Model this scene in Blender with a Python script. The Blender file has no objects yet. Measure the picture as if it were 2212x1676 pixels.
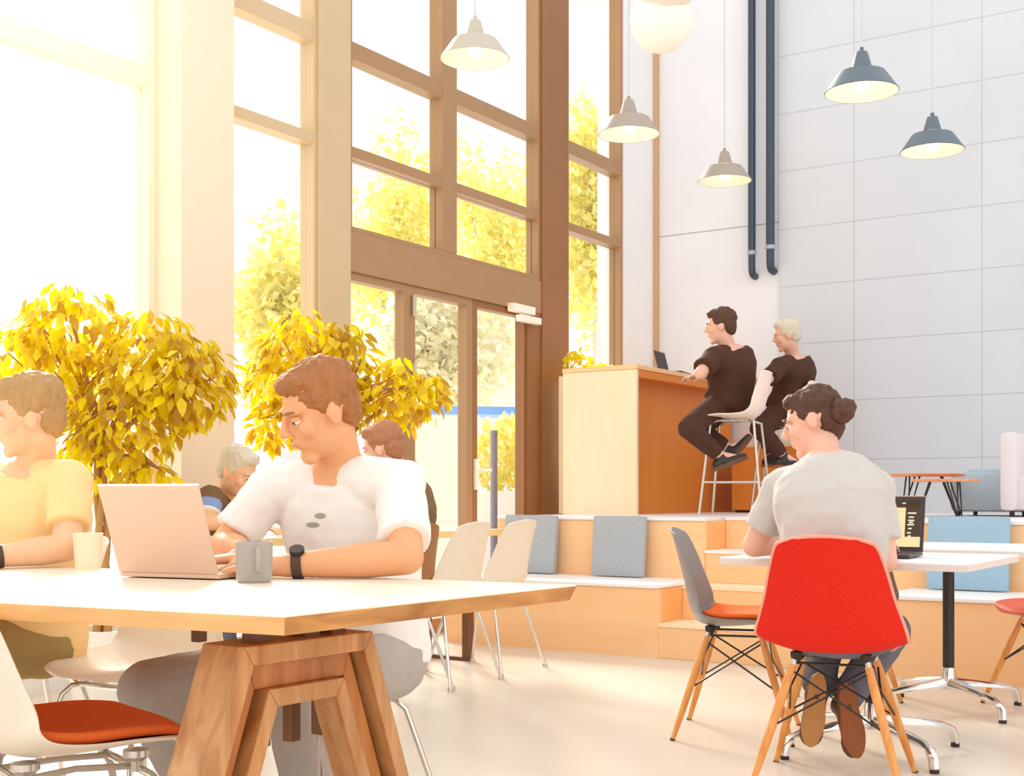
import bpy, bmesh, math, random
from mathutils import Vector, Matrix, Euler, noise
random.seed(7)
scn = bpy.context.scene
COL = scn.collection
PI = math.pi
# ------------------------------------------------------------------ camera frame (metres)
F, CX, HV, EYE = 2750., 1106., 1070., .94
YAW = math.atan(1804/2750.)
RIGHT = Vector((math.cos(YAW), math.sin(YAW), 0)); FWD = Vector((-math.sin(YAW), math.cos(YAW), 0)); UPV = Vector((0, 0, 1))
def W(X, D, z): return RIGHT*X + FWD*D + Vector((0, 0, z))        # right / depth / height -> room
def at(u, v, D): return W((u-CX)/F*D, D, EYE+(HV-v)/F*D)
def dr(X, D, z=0): return (RIGHT*X + FWD*D + Vector((0, 0, z))).normalized()
def yaw_of(d): return math.atan2(-d.x, d.y)                       # local +Y -> d

# ------------------------------------------------------------------ materials
def new_mat(name):
    m = bpy.data.materials.new(name); m.use_nodes = True
    return m, m.node_tree.nodes, m.node_tree.links, m.node_tree.nodes['Principled BSDF']
def rgb(h):
    h = h.lstrip('#'); c = [int(h[i:i+2], 16)/255 for i in (0, 2, 4)]
    return tuple(((x/12.92) if x <= .04045 else ((x+.055)/1.055)**2.4) for x in c)+(1,)
def mat(name, col, rough=.5, metal=0, var=.06, scale=30, bump=0, bscale=None, coat=0, spec=.5, stretch=(1, 1, 1), trans=0):
    m, n, l, b = new_mat(name)
    c = rgb(col) if isinstance(col, str) else col
    tc = n.new('ShaderNodeTexCoord'); mp = n.new('ShaderNodeMapping'); mp.inputs['Scale'].default_value = stretch
    l.new(tc.outputs['Object'], mp.inputs['Vector'])
    tx = n.new('ShaderNodeTexNoise'); tx.inputs['Scale'].default_value = scale; tx.inputs['Detail'].default_value = 4
    l.new(mp.outputs['Vector'], tx.inputs['Vector'])
    mx = n.new('ShaderNodeMix'); mx.data_type = 'RGBA'
    mx.inputs['A'].default_value = tuple(max(0, x*(1-var)) for x in c[:3])+(1,)
    mx.inputs['B'].default_value = tuple(min(1, x*(1+var)) for x in c[:3])+(1,)
    l.new(tx.outputs['Fac'], mx.inputs['Factor']); l.new(mx.outputs['Result'], b.inputs['Base Color'])
    b.inputs['Roughness'].default_value = rough; b.inputs['Metallic'].default_value = metal
    b.inputs['Specular IOR Level'].default_value = spec
    b.inputs['Coat Weight'].default_value = coat
    if bump:
        t2 = tx
        if bscale:
            t2 = n.new('ShaderNodeTexNoise'); t2.inputs['Scale'].default_value = bscale; t2.inputs['Detail'].default_value = 6
            l.new(mp.outputs['Vector'], t2.inputs['Vector'])
        bp = n.new('ShaderNodeBump'); bp.inputs['Strength'].default_value = bump; bp.inputs['Distance'].default_value = .01
        l.new(t2.outputs['Fac'], bp.inputs['Height']); l.new(bp.outputs['Normal'], b.inputs['Normal'])
    return m
def wood(name, c1, c2, axis=0, freq=9, rough=.45, stretch=12., planks=0.):
    m, n, l, b = new_mat(name)
    tc = n.new('ShaderNodeTexCoord'); mp = n.new('ShaderNodeMapping')
    s = [freq]*3; s[axis] = freq/stretch; mp.inputs['Scale'].default_value = s
    l.new(tc.outputs['Object'], mp.inputs['Vector'])
    tx = n.new('ShaderNodeTexNoise'); tx.inputs['Scale'].default_value = 3; tx.inputs['Detail'].default_value = 8; tx.inputs['Distortion'].default_value = .6
    l.new(mp.outputs['Vector'], tx.inputs['Vector'])
    cr = n.new('ShaderNodeValToRGB'); e = cr.color_ramp.elements
    e[0].position = .32; e[0].color = rgb(c1); e[1].position = .68; e[1].color = rgb(c2)
    l.new(tx.outputs['Fac'], cr.inputs['Fac']); l.new(cr.outputs['Color'], b.inputs['Base Color'])
    if planks:
        vo = n.new('ShaderNodeTexVoronoi'); vo.inputs['Scale'].default_value = planks
        mp2 = n.new('ShaderNodeMapping'); s2 = [1.]*3; s2[axis] = .12; mp2.inputs['Scale'].default_value = s2
        l.new(tc.outputs['Object'], mp2.inputs['Vector']); l.new(mp2.outputs['Vector'], vo.inputs['Vector'])
        hs = n.new('ShaderNodeHueSaturation'); mr = n.new('ShaderNodeMapRange')
        mr.inputs['To Min'].default_value = .75; mr.inputs['To Max'].default_value = 1.15
        l.new(vo.outputs['Color'], mr.inputs['Value']); l.new(mr.outputs['Result'], hs.inputs['Value'])
        l.new(cr.outputs['Color'], hs.inputs['Color']); l.new(hs.outputs['Color'], b.inputs['Base Color'])
    b.inputs['Roughness'].default_value = rough
    return m
def leaf_mat(name, cols, tr=.5, rough=.35):
    m, n, l, b = new_mat(name)
    g = n.new('ShaderNodeNewGeometry'); cr = n.new('ShaderNodeValToRGB')
    for i, c in enumerate(cols):
        p = i/(len(cols)-1)
        el = cr.color_ramp.elements[i] if i < 2 else cr.color_ramp.elements.new(p)
        el.position = p; el.color = rgb(c)
    l.new(g.outputs['Random Per Island'], cr.inputs['Fac'])
    b.inputs['Roughness'].default_value = rough
    l.new(cr.outputs['Color'], b.inputs['Base Color'])
    t = n.new('ShaderNodeBsdfTranslucent'); l.new(cr.outputs['Color'], t.inputs['Color'])
    mx = n.new('ShaderNodeMixShader'); mx.inputs[0].default_value = tr
    l.new(b.outputs[0], mx.inputs[1]); l.new(t.outputs[0], mx.inputs[2])
    l.new(mx.outputs[0], n['Material Output'].inputs['Surface'])
    return m
def glass_mat():
    m, n, l, b = new_mat('window_glass')
    t = n.new('ShaderNodeBsdfTransparent'); t.inputs[0].default_value = (.97, .985, .98, 1)
    g = n.new('ShaderNodeBsdfGlossy'); g.inputs['Roughness'].default_value = .03
    mx = n.new('ShaderNodeMixShader'); mx.inputs[0].default_value = .035; l.new(t.outputs[0], mx.inputs[1]); l.new(g.outputs[0], mx.inputs[2])
    l.new(mx.outputs[0], n['Material Output'].inputs['Surface'])
    return m
def panel_mat(name, col, joint, bw, rh, x0, z0, width=.006):
    m, n, l, b = new_mat(name)
    tc = n.new('ShaderNodeTexCoord'); sp = n.new('ShaderNodeSeparateXYZ'); cb = n.new('ShaderNodeCombineXYZ')
    l.new(tc.outputs['Object'], sp.inputs[0])
    a1 = n.new('ShaderNodeMath'); a1.operation = 'SUBTRACT'; a1.inputs[1].default_value = x0
    a2 = n.new('ShaderNodeMath'); a2.operation = 'SUBTRACT'; a2.inputs[1].default_value = z0
    l.new(sp.outputs['X'], a1.inputs[0]); l.new(sp.outputs['Z'], a2.inputs[0])
    l.new(a1.outputs[0], cb.inputs['X']); l.new(a2.outputs[0], cb.inputs['Y'])
    br = n.new('ShaderNodeTexBrick'); br.offset = 0; br.inputs['Scale'].default_value = 1
    br.inputs['Brick Width'].default_value = bw; br.inputs['Row Height'].default_value = rh; br.inputs['Mortar Size'].default_value = width
    br.inputs['Mortar Smooth'].default_value = .3
    c = rgb(col); br.inputs['Color1'].default_value = c; br.inputs['Color2'].default_value = tuple(x*.975 for x in c[:3])+(1,)
    br.inputs['Mortar'].default_value = rgb(joint); l.new(cb.outputs[0], br.inputs['Vector'])
    tx = n.new('ShaderNodeTexNoise'); tx.inputs['Scale'].default_value = 1.7; tx.inputs['Detail'].default_value = 8
    l.new(tc.outputs['Object'], tx.inputs['Vector'])
    mr = n.new('ShaderNodeMapRange'); mr.inputs['To Min'].default_value = .93; mr.inputs['To Max'].default_value = 1.05
    l.new(tx.outputs['Fac'], mr.inputs['Value'])
    hs = n.new('ShaderNodeHueSaturation'); l.new(mr.outputs[0], hs.inputs['Value']); l.new(br.outputs['Color'], hs.inputs['Color'])
    l.new(hs.outputs[0], b.inputs['Base Color']); b.inputs['Roughness'].default_value = .8
    return m

M = {}
M['floor'] = mat('polished_concrete_floor', '#ddd2c3', .28, var=.07, scale=1.6, bump=.02, bscale=60)
M['outside'] = mat('pale_paving', '#f1ece4', .8, var=.05, scale=2)
M['plaster'] = mat('white_plaster', '#f0eeee', .75, var=.02, scale=3)
M['pillar'] = mat('warm_white_plaster', '#ecd9c0', .75, var=.02, scale=2)
M['concrete'] = panel_mat('concrete_panels', '#d6dbe2', '#bcc0c6', 1.005, .486, -12.41, .262, .005)
M['whitepanel'] = panel_mat('white_wall_panels', '#eef0f6', '#b5b2ae', 30., 4., -14., -.75, .006)
M['bronze'] = mat('bronze_window_frame', '#a9825a', .42, var=.06, scale=4)
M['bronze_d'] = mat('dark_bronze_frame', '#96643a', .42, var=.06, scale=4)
M['glass'] = glass_mat()
M['bronze_hazed'] = mat('hazed_bronze_frame', '#cdb48e', .45, var=.05, scale=4)  # lighter copy of the bronze, haze wash put into the colour
M['trim'] = mat('tan_trim_paint', '#cda680', .5)
M['hazed_frame'] = mat('hazed_peach_frame', '#f6e4cc', .5, var=.03, scale=4)  # far left frame, bleached in its colour to stand in for glare
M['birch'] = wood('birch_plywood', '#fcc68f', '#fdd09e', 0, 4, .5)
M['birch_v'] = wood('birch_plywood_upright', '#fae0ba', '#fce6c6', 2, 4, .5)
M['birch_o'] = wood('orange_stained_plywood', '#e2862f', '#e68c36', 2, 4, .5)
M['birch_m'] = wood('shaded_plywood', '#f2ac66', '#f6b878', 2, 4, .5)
M['cap'] = mat('pale_laminate', '#f6f3f2', .4, var=.02)
M['cushion'] = mat('blue_grey_felt', '#b0b6bd', .95, var=.14, scale=90, bump=.25, bscale=300)
M['cushion_b'] = mat('light_blue_felt', '#9fc0d6', .95, var=.16, scale=90, bump=.25, bscale=300)
M['oak_top'] = wood('oak_tabletop', '#f8ead2', '#fdf3e2', 0, 5, .35, planks=3.)
M['oak_edge'] = wood('oak_edge', '#d99c55', '#eab777', 0, 7, .45)
M['oak_end'] = wood('oak_end_grain', '#a86a2e', '#d39450', 1, 8, .5, 5., 9.)
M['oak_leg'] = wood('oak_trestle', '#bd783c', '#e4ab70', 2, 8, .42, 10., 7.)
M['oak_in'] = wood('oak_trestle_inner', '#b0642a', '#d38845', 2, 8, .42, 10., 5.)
M['bracket'] = mat('brown_steel', '#7b4f2c', .45, var=.05)
M['rear_oak'] = wood('honey_oak', '#e2b878', '#f0cf98', 1, 5, .4)
M['red_felt'] = mat('red_felt', '#e32208', .95, var=.22, scale=180, bump=.3, bscale=400)
M['red_rim'] = mat('pale_red_rim', '#f0a28c', .7)
M['red_seat'] = mat('coral_shell', '#ea6a4a', .6)
M['grey_shell'] = mat('taupe_grey_shell', '#8d8480', .45, var=.04)
M['cream_shell'] = mat('cream_shell', '#efe0cb', .4, var=.03)
M['white_shell'] = mat('pale_pink_white_shell', '#fae4d4', .45, var=.03)
M['brown_shell'] = mat('brown_shell', '#a06a3a', .5)
M['pad'] = mat('orange_red_pad', '#f4702c', .9, var=.1, scale=120, bump=.15, bscale=300)
M['dowel'] = wood('maple_dowel', '#dd8a3c', '#f0aa5e', 2, 10, .4)
M['wire'] = mat('dark_wire', '#3b3432', .35, .6)
M['chrome'] = mat('chrome', '#dfdcd8', .14, 1, var=.02)
M['steel'] = mat('brushed_steel', '#cfc8c0', .3, .9, var=.03)
M['black'] = mat('black_paint', '#2a2421', .4)
M['rubber'] = mat('dark_rubber', '#3a2c24', .7)
M['laminate'] = mat('white_laminate_top', '#eef2f5', .35, var=.02)
M['lam_edge'] = mat('pale_tabletop_edge', '#e6d8d0', .5, var=.02)
M['lamp_grey'] = mat('slate_lamp_enamel', '#5f6d78', .38, var=.04)
M['lamp_taupe'] = mat('taupe_lamp_enamel', '#a79a8c', .4, var=.04)
M['lamp_sand'] = mat('sand_lamp_enamel', '#bfb6a6', .4, var=.04)
M['lamp_in'] = mat('lamp_inner_white', '#fff3e4', .5, var=.01)
M['cord'] = mat('pale_cord', '#c9ccd0', .6)
M['paper'] = mat('white_paper_shade', '#fdf3e6', .8, var=.02)
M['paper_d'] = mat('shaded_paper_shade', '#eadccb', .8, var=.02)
M['pipe'] = mat('blue_black_pipe', '#3d4b5a', .35, .2, var=.06)
M['pipe_c'] = mat('grey_pipe_collar', '#a9b6c0', .4, .3)
M['mug'] = mat('blue_grey_stoneware', '#aea49c', .4, var=.03)
M['cup'] = mat('cream_cup', '#fdeccb', .5, var=.02)
M['china'] = mat('white_china', '#fbf7f0', .3, var=.01)
M['alu'] = mat('warm_aluminium', '#e2bfa6', .4, .15, var=.02, scale=3)
M['alu_edge'] = mat('bright_aluminium_edge', '#f3ece2', .3, .4)
M['keys'] = mat('dark_keys', '#3a3634', .6)
M['dark_alu'] = mat('dark_laptop_shell', '#4a4048', .4, .3)
M['leaf'] = leaf_mat('ficus_leaves', ['#cfa01c', '#f5e400', '#ecd400', '#fff03a', '#d2aa28', '#c0922a'], .55)
M['leaf_b'] = leaf_mat('bright_leaves', ['#f5e400', '#fff03a', '#f0d800'], .4)
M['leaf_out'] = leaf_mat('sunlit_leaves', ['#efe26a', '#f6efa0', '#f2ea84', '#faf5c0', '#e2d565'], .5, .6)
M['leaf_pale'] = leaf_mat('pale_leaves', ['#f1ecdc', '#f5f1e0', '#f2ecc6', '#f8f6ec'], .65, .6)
M['bark'] = mat('tan_bark', '#b98a50', .85, var=.2, scale=20, bump=.4)
M['pale_bark'] = mat('pale_bark', '#d6d3d6', .85, var=.1, scale=8)
M['soil'] = mat('brown_soil', '#5a3e26', .95, var=.3, scale=60, bump=.5)
M['pot'] = mat('white_pot', '#f2ece2', .5)
M['blue'] = mat('bright_blue_sheet', '#6ea0ea', .5)
M['fence_d'] = mat('grey_post_paint', '#8d8ca0', .6)
M['sofa_g'] = mat('pale_grey_blue_upholstery', '#b4c6d2', .95, var=.06, scale=100, bump=.15, bscale=300)
M['sofa_p'] = mat('pale_blush_upholstery', '#e2dbdd', .95, var=.05, scale=100, bump=.15, bscale=300)
M['orange_top'] = wood('orange_tabletop', '#e08a58', '#f0a878', 0, 6, .4)
M['skin'] = mat('warm_skin', '#e8a878', .55, var=.05, scale=14)
M['skin_l'] = mat('light_skin', '#f0bd94', .55, var=.05, scale=14)
M['skin_p'] = mat('pink_skin', '#e9b49c', .55, var=.05, scale=14)
M['lip'] = mat('lip_skin', '#c97e62', .5)
M['eye'] = mat('eye_white', '#f4efe8', .25); M['iris'] = mat('dark_iris', '#3a2a20', .3)
M['hair_br'] = mat('auburn_hair', '#a86a38', .6, var=.3, scale=60, bump=.6, stretch=(1, 1, .2))
M['hair_dk'] = mat('dark_brown_hair', '#54331f', .65, var=.35, scale=60, bump=.6, stretch=(1, 1, .2))
M['hair_bl'] = mat('sandy_hair', '#b98f58', .6, var=.25, scale=60, bump=.6, stretch=(1, 1, .2))
M['hair_wh'] = mat('silver_hair', '#d8cdb8', .6, var=.2, scale=60, bump=.6, stretch=(1, 1, .2))
M['hair_rd'] = mat('russet_hair', '#b07450', .6, var=.3, scale=60, bump=.6)
M['tee'] = mat('white_tee', '#f6efe8', .9, var=.03, scale=12, bump=.25, bscale=9)
M['tee2'] = mat('off_white_tee', '#cbc4be', .9, var=.04, scale=60, bump=.25, bscale=9)
M['yellow_tee'] = mat('pale_yellow_tee', '#fbd596', .9, var=.04, scale=12, bump=.25, bscale=9)
M['black_tee'] = mat('brown_black_cotton', '#4a2a1a', .9, var=.1, scale=20, bump=.25, bscale=9)
M['polo'] = mat('dark_brown_polo', '#7d6140', .9, var=.08, scale=30)
M['polo_b'] = mat('blue_sleeve', '#8aa4d8', .9); M['polo_w'] = mat('white_stripe', '#f4efe6', .9)
M['jeans_l'] = mat('pale_grey_jeans', '#b5aca4', .9, var=.1, scale=40, bump=.3, bscale=10)
M['jeans_d'] = mat('dark_trousers', '#4f4038', .9, var=.1, scale=40, bump=.3, bscale=10)
M['jeans_g'] = mat('blue_grey_jeans', '#6d6a72', .9, var=.12, scale=40, bump=.3, bscale=10)
M['olive'] = mat('olive_trousers', '#a58a55', .9, var=.1, scale=30)
M['shoe_b'] = mat('brown_shoe', '#6a4128', .6); M['sole_t'] = mat('tan_sole', '#c08a50', .8, var=.12, scale=40); M['sole_b'] = mat('brown_sole', '#9a5a30', .8, var=.12, scale=40)
M['watch'] = mat('dark_watch', '#4c3020', .4); M['print'] = mat('grey_green_print', '#a8a690', .9)
def emis(name, col, s):
    m, n, l, b = new_mat(name); b.inputs['Base Color'].default_value = (0, 0, 0, 1)
    b.inputs['Emission Color'].default_value = rgb(col); b.inputs['Emission Strength'].default_value = s; b.inputs['Roughness'].default_value = .3
    return m
M['bulb'] = emis('warm_bulb', '#ffe2c4', 6)
M['scr_cream'] = emis('screen_page', '#ffd9a0', .95); M['scr_dark'] = emis('screen_dark_panel', '#5a4326', .5); M['scr_text'] = emis('screen_text', '#fff0d8', .9)

# ------------------------------------------------------------------ mesh builder
class MB:
    def __init__(s): s.v = []; s.f = []; s.mi = []; s.cur = 0
    def add(s, vs, fs):
        o = len(s.v); s.v += [Vector(x) for x in vs]; s.f += [tuple(i+o for i in f) for f in fs]; s.mi += [s.cur]*len(fs); return s
    def box(s, x0, x1, y0, y1, z0, z1, rot=None, piv=(0, 0, 0)):
        vs = [Vector((x, y, z)) for z in (z0, z1) for y in (y0, y1) for x in (x0, x1)]
        if rot is not None: vs = [rot @ (v-Vector(piv))+Vector(piv) for v in vs]
        return s.add(vs, [(0, 2, 3, 1), (4, 5, 7, 6), (0, 1, 5, 4), (2, 6, 7, 3), (0, 4, 6, 2), (1, 3, 7, 5)])
    def tube(s, pts, r, n=10, caps=True, closed=False):
        pts = [Vector(p) for p in pts]; k = len(pts)
        rs = r if isinstance(r, (list, tuple)) else [r]*k
        vs = []; ref = None
        for i, p in enumerate(pts):
            if closed: d = pts[(i+1) % k]-pts[i-1]
            else: d = pts[min(i+1, k-1)]-pts[max(i-1, 0)]
            d.normalize()
            if ref is None: ref = d.orthogonal().normalized()
            ref = (ref-d*ref.dot(d)); ref = ref.normalized() if ref.length > 1e-6 else d.orthogonal().normalized()
            b = d.cross(ref)
            for j in range(n):
                a = 2*PI*j/n; vs.append(p+(ref*math.cos(a)+b*math.sin(a))*rs[i])
        fs = []
        for i in range(k if closed else k-1):
            for j in range(n):
                i2 = (i+1) % k
                fs.append((i*n+j, i*n+(j+1) % n, i2*n+(j+1) % n, i2*n+j))
        if caps and not closed: fs.append(tuple(range(n))[::-1]); fs.append(tuple((k-1)*n+j for j in range(n)))
        return s.add(vs, fs)
    def capsule(s, p0, p1, r0, r1=None, n=14, flat0=False, flat1=False):
        r1 = r0 if r1 is None else r1; p0 = Vector(p0); p1 = Vector(p1)
        d = p1-p0; d = d.normalized() if d.length > 1e-7 else Vector((0, 0, 1))
        pts = []; rs = []; h = 5
        if not flat0:
            for i in range(h): a = PI/2*i/h; pts.append(p0-d*r0*math.cos(a)); rs.append(max(r0*math.sin(a), r0*.03))
        pts.append(p0); rs.append(r0); pts.append(p1); rs.append(r1)
        if not flat1:
            for i in range(1, h+1): a = PI/2*i/h; pts.append(p1+d*r1*math.sin(a)); rs.append(max(r1*math.cos(a), r1*.03))
        return s.tube(pts, rs, n)
    def ell(s, c, r, ax=None, n=16, m=10):
        c = Vector(c); X, Y, Z = ax if ax else (Vector((1, 0, 0)), Vector((0, 1, 0)), Vector((0, 0, 1)))
        vs = []; fs = []
        for i in range(m+1):
            t = PI*i/m; st = max(math.sin(t), .02)
            for j in range(n):
                a = 2*PI*j/n; vs.append(c+X*(r[0]*st*math.cos(a))+Y*(r[1]*st*math.sin(a))+Z*(r[2]*math.cos(t)))
        for i in range(m):
            for j in range(n): fs.append((i*n+j, (i+1)*n+j, (i+1)*n+(j+1) % n, i*n+(j+1) % n))
        fs.append(tuple(range(n))); fs.append(tuple(m*n+j for j in range(n))[::-1])
        return s.add(vs, fs)
    def lathe(s, prof, c=(0, 0, 0), n=32):
        c = Vector(c); vs = []; fs = []
        for r, z in prof:
            for j in range(n): a = 2*PI*j/n; vs.append(c+Vector((r*math.cos(a), r*math.sin(a), z)))
        for i in range(len(prof)-1):
            for j in range(n): fs.append((i*n+j, i*n+(j+1) % n, (i+1)*n+(j+1) % n, (i+1)*n+j))
        return s.add(vs, fs)
    def prism(s, poly, z0, z1, ax=None):
        X, Y, Z, O = ax if ax else (Vector((1, 0, 0)), Vector((0, 1, 0)), Vector((0, 0, 1)), Vector((0, 0, 0)))
        k = len(poly); vs = [O+X*p[0]+Y*p[1]+Z*z for z in (z0, z1) for p in poly]
        fs = [tuple(range(k))[::-1], tuple(range(k, 2*k))]+[(i, (i+1) % k, k+(i+1) % k, k+i) for i in range(k)]
        return s.add(vs, fs)
    def loft(s, rings, cap=True):
        n = len(rings[0]); vs = [p for r in rings for p in r]; fs = []
        for i in range(len(rings)-1):
            for j in range(n): fs.append((i*n+j, i*n+(j+1) % n, (i+1)*n+(j+1) % n, (i+1)*n+j))
        if cap: fs.append(tuple(range(n))[::-1]); fs.append(tuple((len(rings)-1)*n+j for j in range(n)))
        return s.add(vs, fs)
    def build(s, name, m, parent=None, smooth=False, bevel=0, off=None, fixn=True, auto=None):
        me = bpy.data.meshes.new(name)
        vs = [v-off for v in s.v] if off is not None else s.v
        me.from_pydata([tuple(v) for v in vs], [], s.f)
        for mm in (m if isinstance(m, (list, tuple)) else [m]): me.materials.append(mm)
        if any(s.mi): me.polygons.foreach_set('material_index', s.mi)
        if fixn or bevel:
            bm = bmesh.new(); bm.from_mesh(me)
            if fixn: bmesh.ops.recalc_face_normals(bm, faces=bm.faces)
            if bevel:
                ed = [e for e in bm.edges if len(e.link_faces) == 2 and e.calc_face_angle(0) > .5]
                bmesh.ops.bevel(bm, geom=ed, offset=bevel, segments=2, affect='EDGES', profile=.6)
            bm.to_mesh(me); bm.free()
        if smooth:
            me.polygons.foreach_set('use_smooth', [True]*len(me.polygons))
            if auto is not False: me.set_sharp_from_angle(angle=auto or .7)
        me.update()
        o = bpy.data.objects.new(name, me); COL.objects.link(o)
        if parent: o.parent = parent
        return o

def tag(o, label=None, cat=None, group=None, kind=None):
    if label: o['label'] = label
    if cat: o['category'] = cat
    if group: o['group'] = group
    if kind: o['kind'] = kind
    return o
def thing(name, label, cat, loc=(0, 0, 0), rz=0, group=None, kind=None):
    o = bpy.data.objects.new(name, None); o.empty_display_size = .1; COL.objects.link(o)
    o.location = loc; o.rotation_euler = (0, 0, rz)
    return tag(o, label, cat, group, kind)
def kids(o): return [c for c in bpy.data.objects if c.parent == o]
def dup(o, parent=None):
    c = o.copy(); COL.objects.link(c)
    if parent: c.parent = parent
    for ch in kids(o): dup(ch, c)
    return c
def place(root, loc, rz, label, used, group=None):
    o = dup(root) if used else root
    o.location = loc; o.rotation_euler = (0, 0, rz); o['label'] = label
    if group: o['group'] = group
    return o
def struct(o): o['kind'] = 'structure'; return o
def lerp(a, b, t): return a+(b-a)*t
def catmull(P, n):
    out = []
    for i in range(len(P)-1):
        p0, p1, p2, p3 = P[max(i-1, 0)], P[i], P[i+1], P[min(i+2, len(P)-1)]
        for k in range(n):
            t = k/n
            out.append(tuple(.5*(2*b+(c-a)*t+(2*a-5*b+4*c-d)*t*t+(3*b-a-3*c+d)*t**3) for a, b, c, d in zip(p0, p1, p2, p3)))
    out.append(tuple(P[-1])); return out

# ------------------------------------------------------------------ setting
XW, YB = -5.2, 10.24
struct(MB().box(XW-.15, 4, -1, YB+.1, -.1, 0).build('floor', M['floor']))
struct(MB().box(XW-30, XW-.15, -12, 40, -.2, -.02).build('trim_1', M['outside']))
xb = -4.01
struct(MB().box(XW-.2, xb, YB, YB+.2, 0, 6.2).build('wall_back', M['whitepanel']))
struct(MB().box(xb, 4.2, YB-.02, YB+.2, 0, 6.2).build('wall_right', M['concrete']))
# left wall pieces: pillar, white return beside the last window
struct(MB().box(XW-.1, -5.0, 4.53, 4.90, 0, 6.2).build('trim_2', M['pillar']))
struct(MB().box(XW-.15, XW+.02, 9.64, YB, 0, 6.2).build('wall_left', M['plaster']))
struct(MB().box(XW-.02, XW+.06, YB-.05, YB, .8, 6.2).build('trim_3', M['trim']))
# columns of the glazed wall
colL = struct(MB().box(XW-.12, XW+.03, 5.77, 6.06, 0, 6.2).build('trim_4', M['bronze_hazed'], bevel=.004))
colR = struct(MB().box(XW-.12, XW+.03, 8.31, 8.70, 0, 6.2).build('trim_5', M['bronze_d'], bevel=.004))
def window(idx, y0, y1, z0, z1, rails, muls, fr=.05, dep=.1, fm_='bronze'):
    r = thing('window_%d' % idx, None, None, (XW, y0, 0), 0, None, 'structure')
    L = y1-y0
    fm = MB(); fm.box(-dep, .01, 0, fr, z0, z1); fm.box(-dep, .01, L-fr, L, z0, z1); fm.box(-dep, .01, fr, L-fr, z1-fr, z1); fm.box(-dep, .01, fr, L-fr, z0, z0+fr)
    fm.build('window_frame', M[fm_], r, bevel=.003)
    cuts = [fr]+sorted(muls)+[L-fr]
    for (a, b) in muls_pairs(muls): MB().box(-dep, .012, a, b, z0+fr, z1-fr).build('mullion', M['bronze'], r, bevel=.003)
    for (a, b) in rails:
        MB().box(-dep, .008, fr, L-fr, a, b).build('transom', M[fm_], r, bevel=.003)
    ys = [(fr, muls[0][0]), (muls[0][1], L-fr)] if muls else [(fr, L-fr)]
    zs = [z0+fr]+[q for ab in rails for q in ab]+[z1-fr]
    for (a, b) in ys:
        for i in range(0, len(zs), 2):
            MB().box(-.055, -.045, a, b, zs[i], zs[i+1]).build('pane', M['glass'], r)
    return r
def muls_pairs(m): return m
A = (3.67, 3.775); B = (3.055, 3.12)
window(1, 2.0, 4.53, .3, 6.0, [(3.06, 3.16)], [], .05, .1, 'hazed_frame')
window(2, 4.90, 5.77, .12, 6.0, [B, A], [], .03, .1, 'bronze_hazed')
window(3, 6.06, 8.31, 2.585, 6.0, [B, A], [(.98, 1.15)], .035)
window(4, 8.70, 9.64, .8, 6.0, [B, A], [], .04)
struct(MB().box(XW-.15, XW, -1, 2.0, 0, 6.2).build('wall_front', M['plaster']))
struct(MB().box(XW-.14, XW, 2.0, 4.53, 0, .3).build('baseboard_left', M['plaster']))
# door set
d = thing('door_1', None, None, (XW, 6.06, 0), 0, None, 'structure')
MB().box(-.11, .02, 0, 2.25, 2.335, 2.585).build('door_header', M['bronze'], d, bevel=.004)
ys = [0, .02, .565, .68, 1.28, 1.40, 1.96, 2.25]
def leaf(y0, y1, st, name, mm, z1=2.335):
    p = MB(); p.box(-.08, .0, y0, y0+st[0], .0, z1); p.box(-.08, 0, y1-st[1], y1, 0, z1); p.box(-.08, 0, y0+st[0], y1-st[1], z1-.05, z1); p.box(-.08, 0, y0+st[0], y1-st[1], 0, .1)
    o = p.build(name, mm, d, bevel=.003)
    MB().box(-.045, -.035, y0+st[0], y1-st[1], .1, z1-.05).build('pane', M['glass'], o)
    return o
leaf(.0, .63, (.03, .06), 'side_light', M['bronze'])
lf = leaf(.63, 1.355, (.06, .07), 'door_leaf', M['bronze'])
rt = leaf(1.355, 2.06, (.06, .03), 'door_leaf', M['bronze_d'])
MB().box(-.09, .015, 2.06, 2.25, 0, 2.335).build('door_jamb', M['bronze_d'], d, bevel=.003)
for z in (2.2, 1.75, 1.1, .35): MB().tube([(.02, .655, z-.07), (.02, .655, z+.07)], .014).build('hinge', M['lamp_sand'], lf, smooth=True)
h = MB(); h.box(0, .02, 1.37, 1.41, .98, 1.2); h.tube([(.02, 1.39, 1.12), (.06, 1.39, 1.12), (.06, 1.50, 1.12)], .012); h.build('door_handle', M['lamp_in'], rt, smooth=True)
k = MB(); k.box(.015, .075, 1.78, 2.08, 2.30, 2.36); k.box(.03, .085, 1.87, 2.15, 2.235, 2.285); k.build('door_closer', M['lamp_in'], d, bevel=.005)

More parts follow.
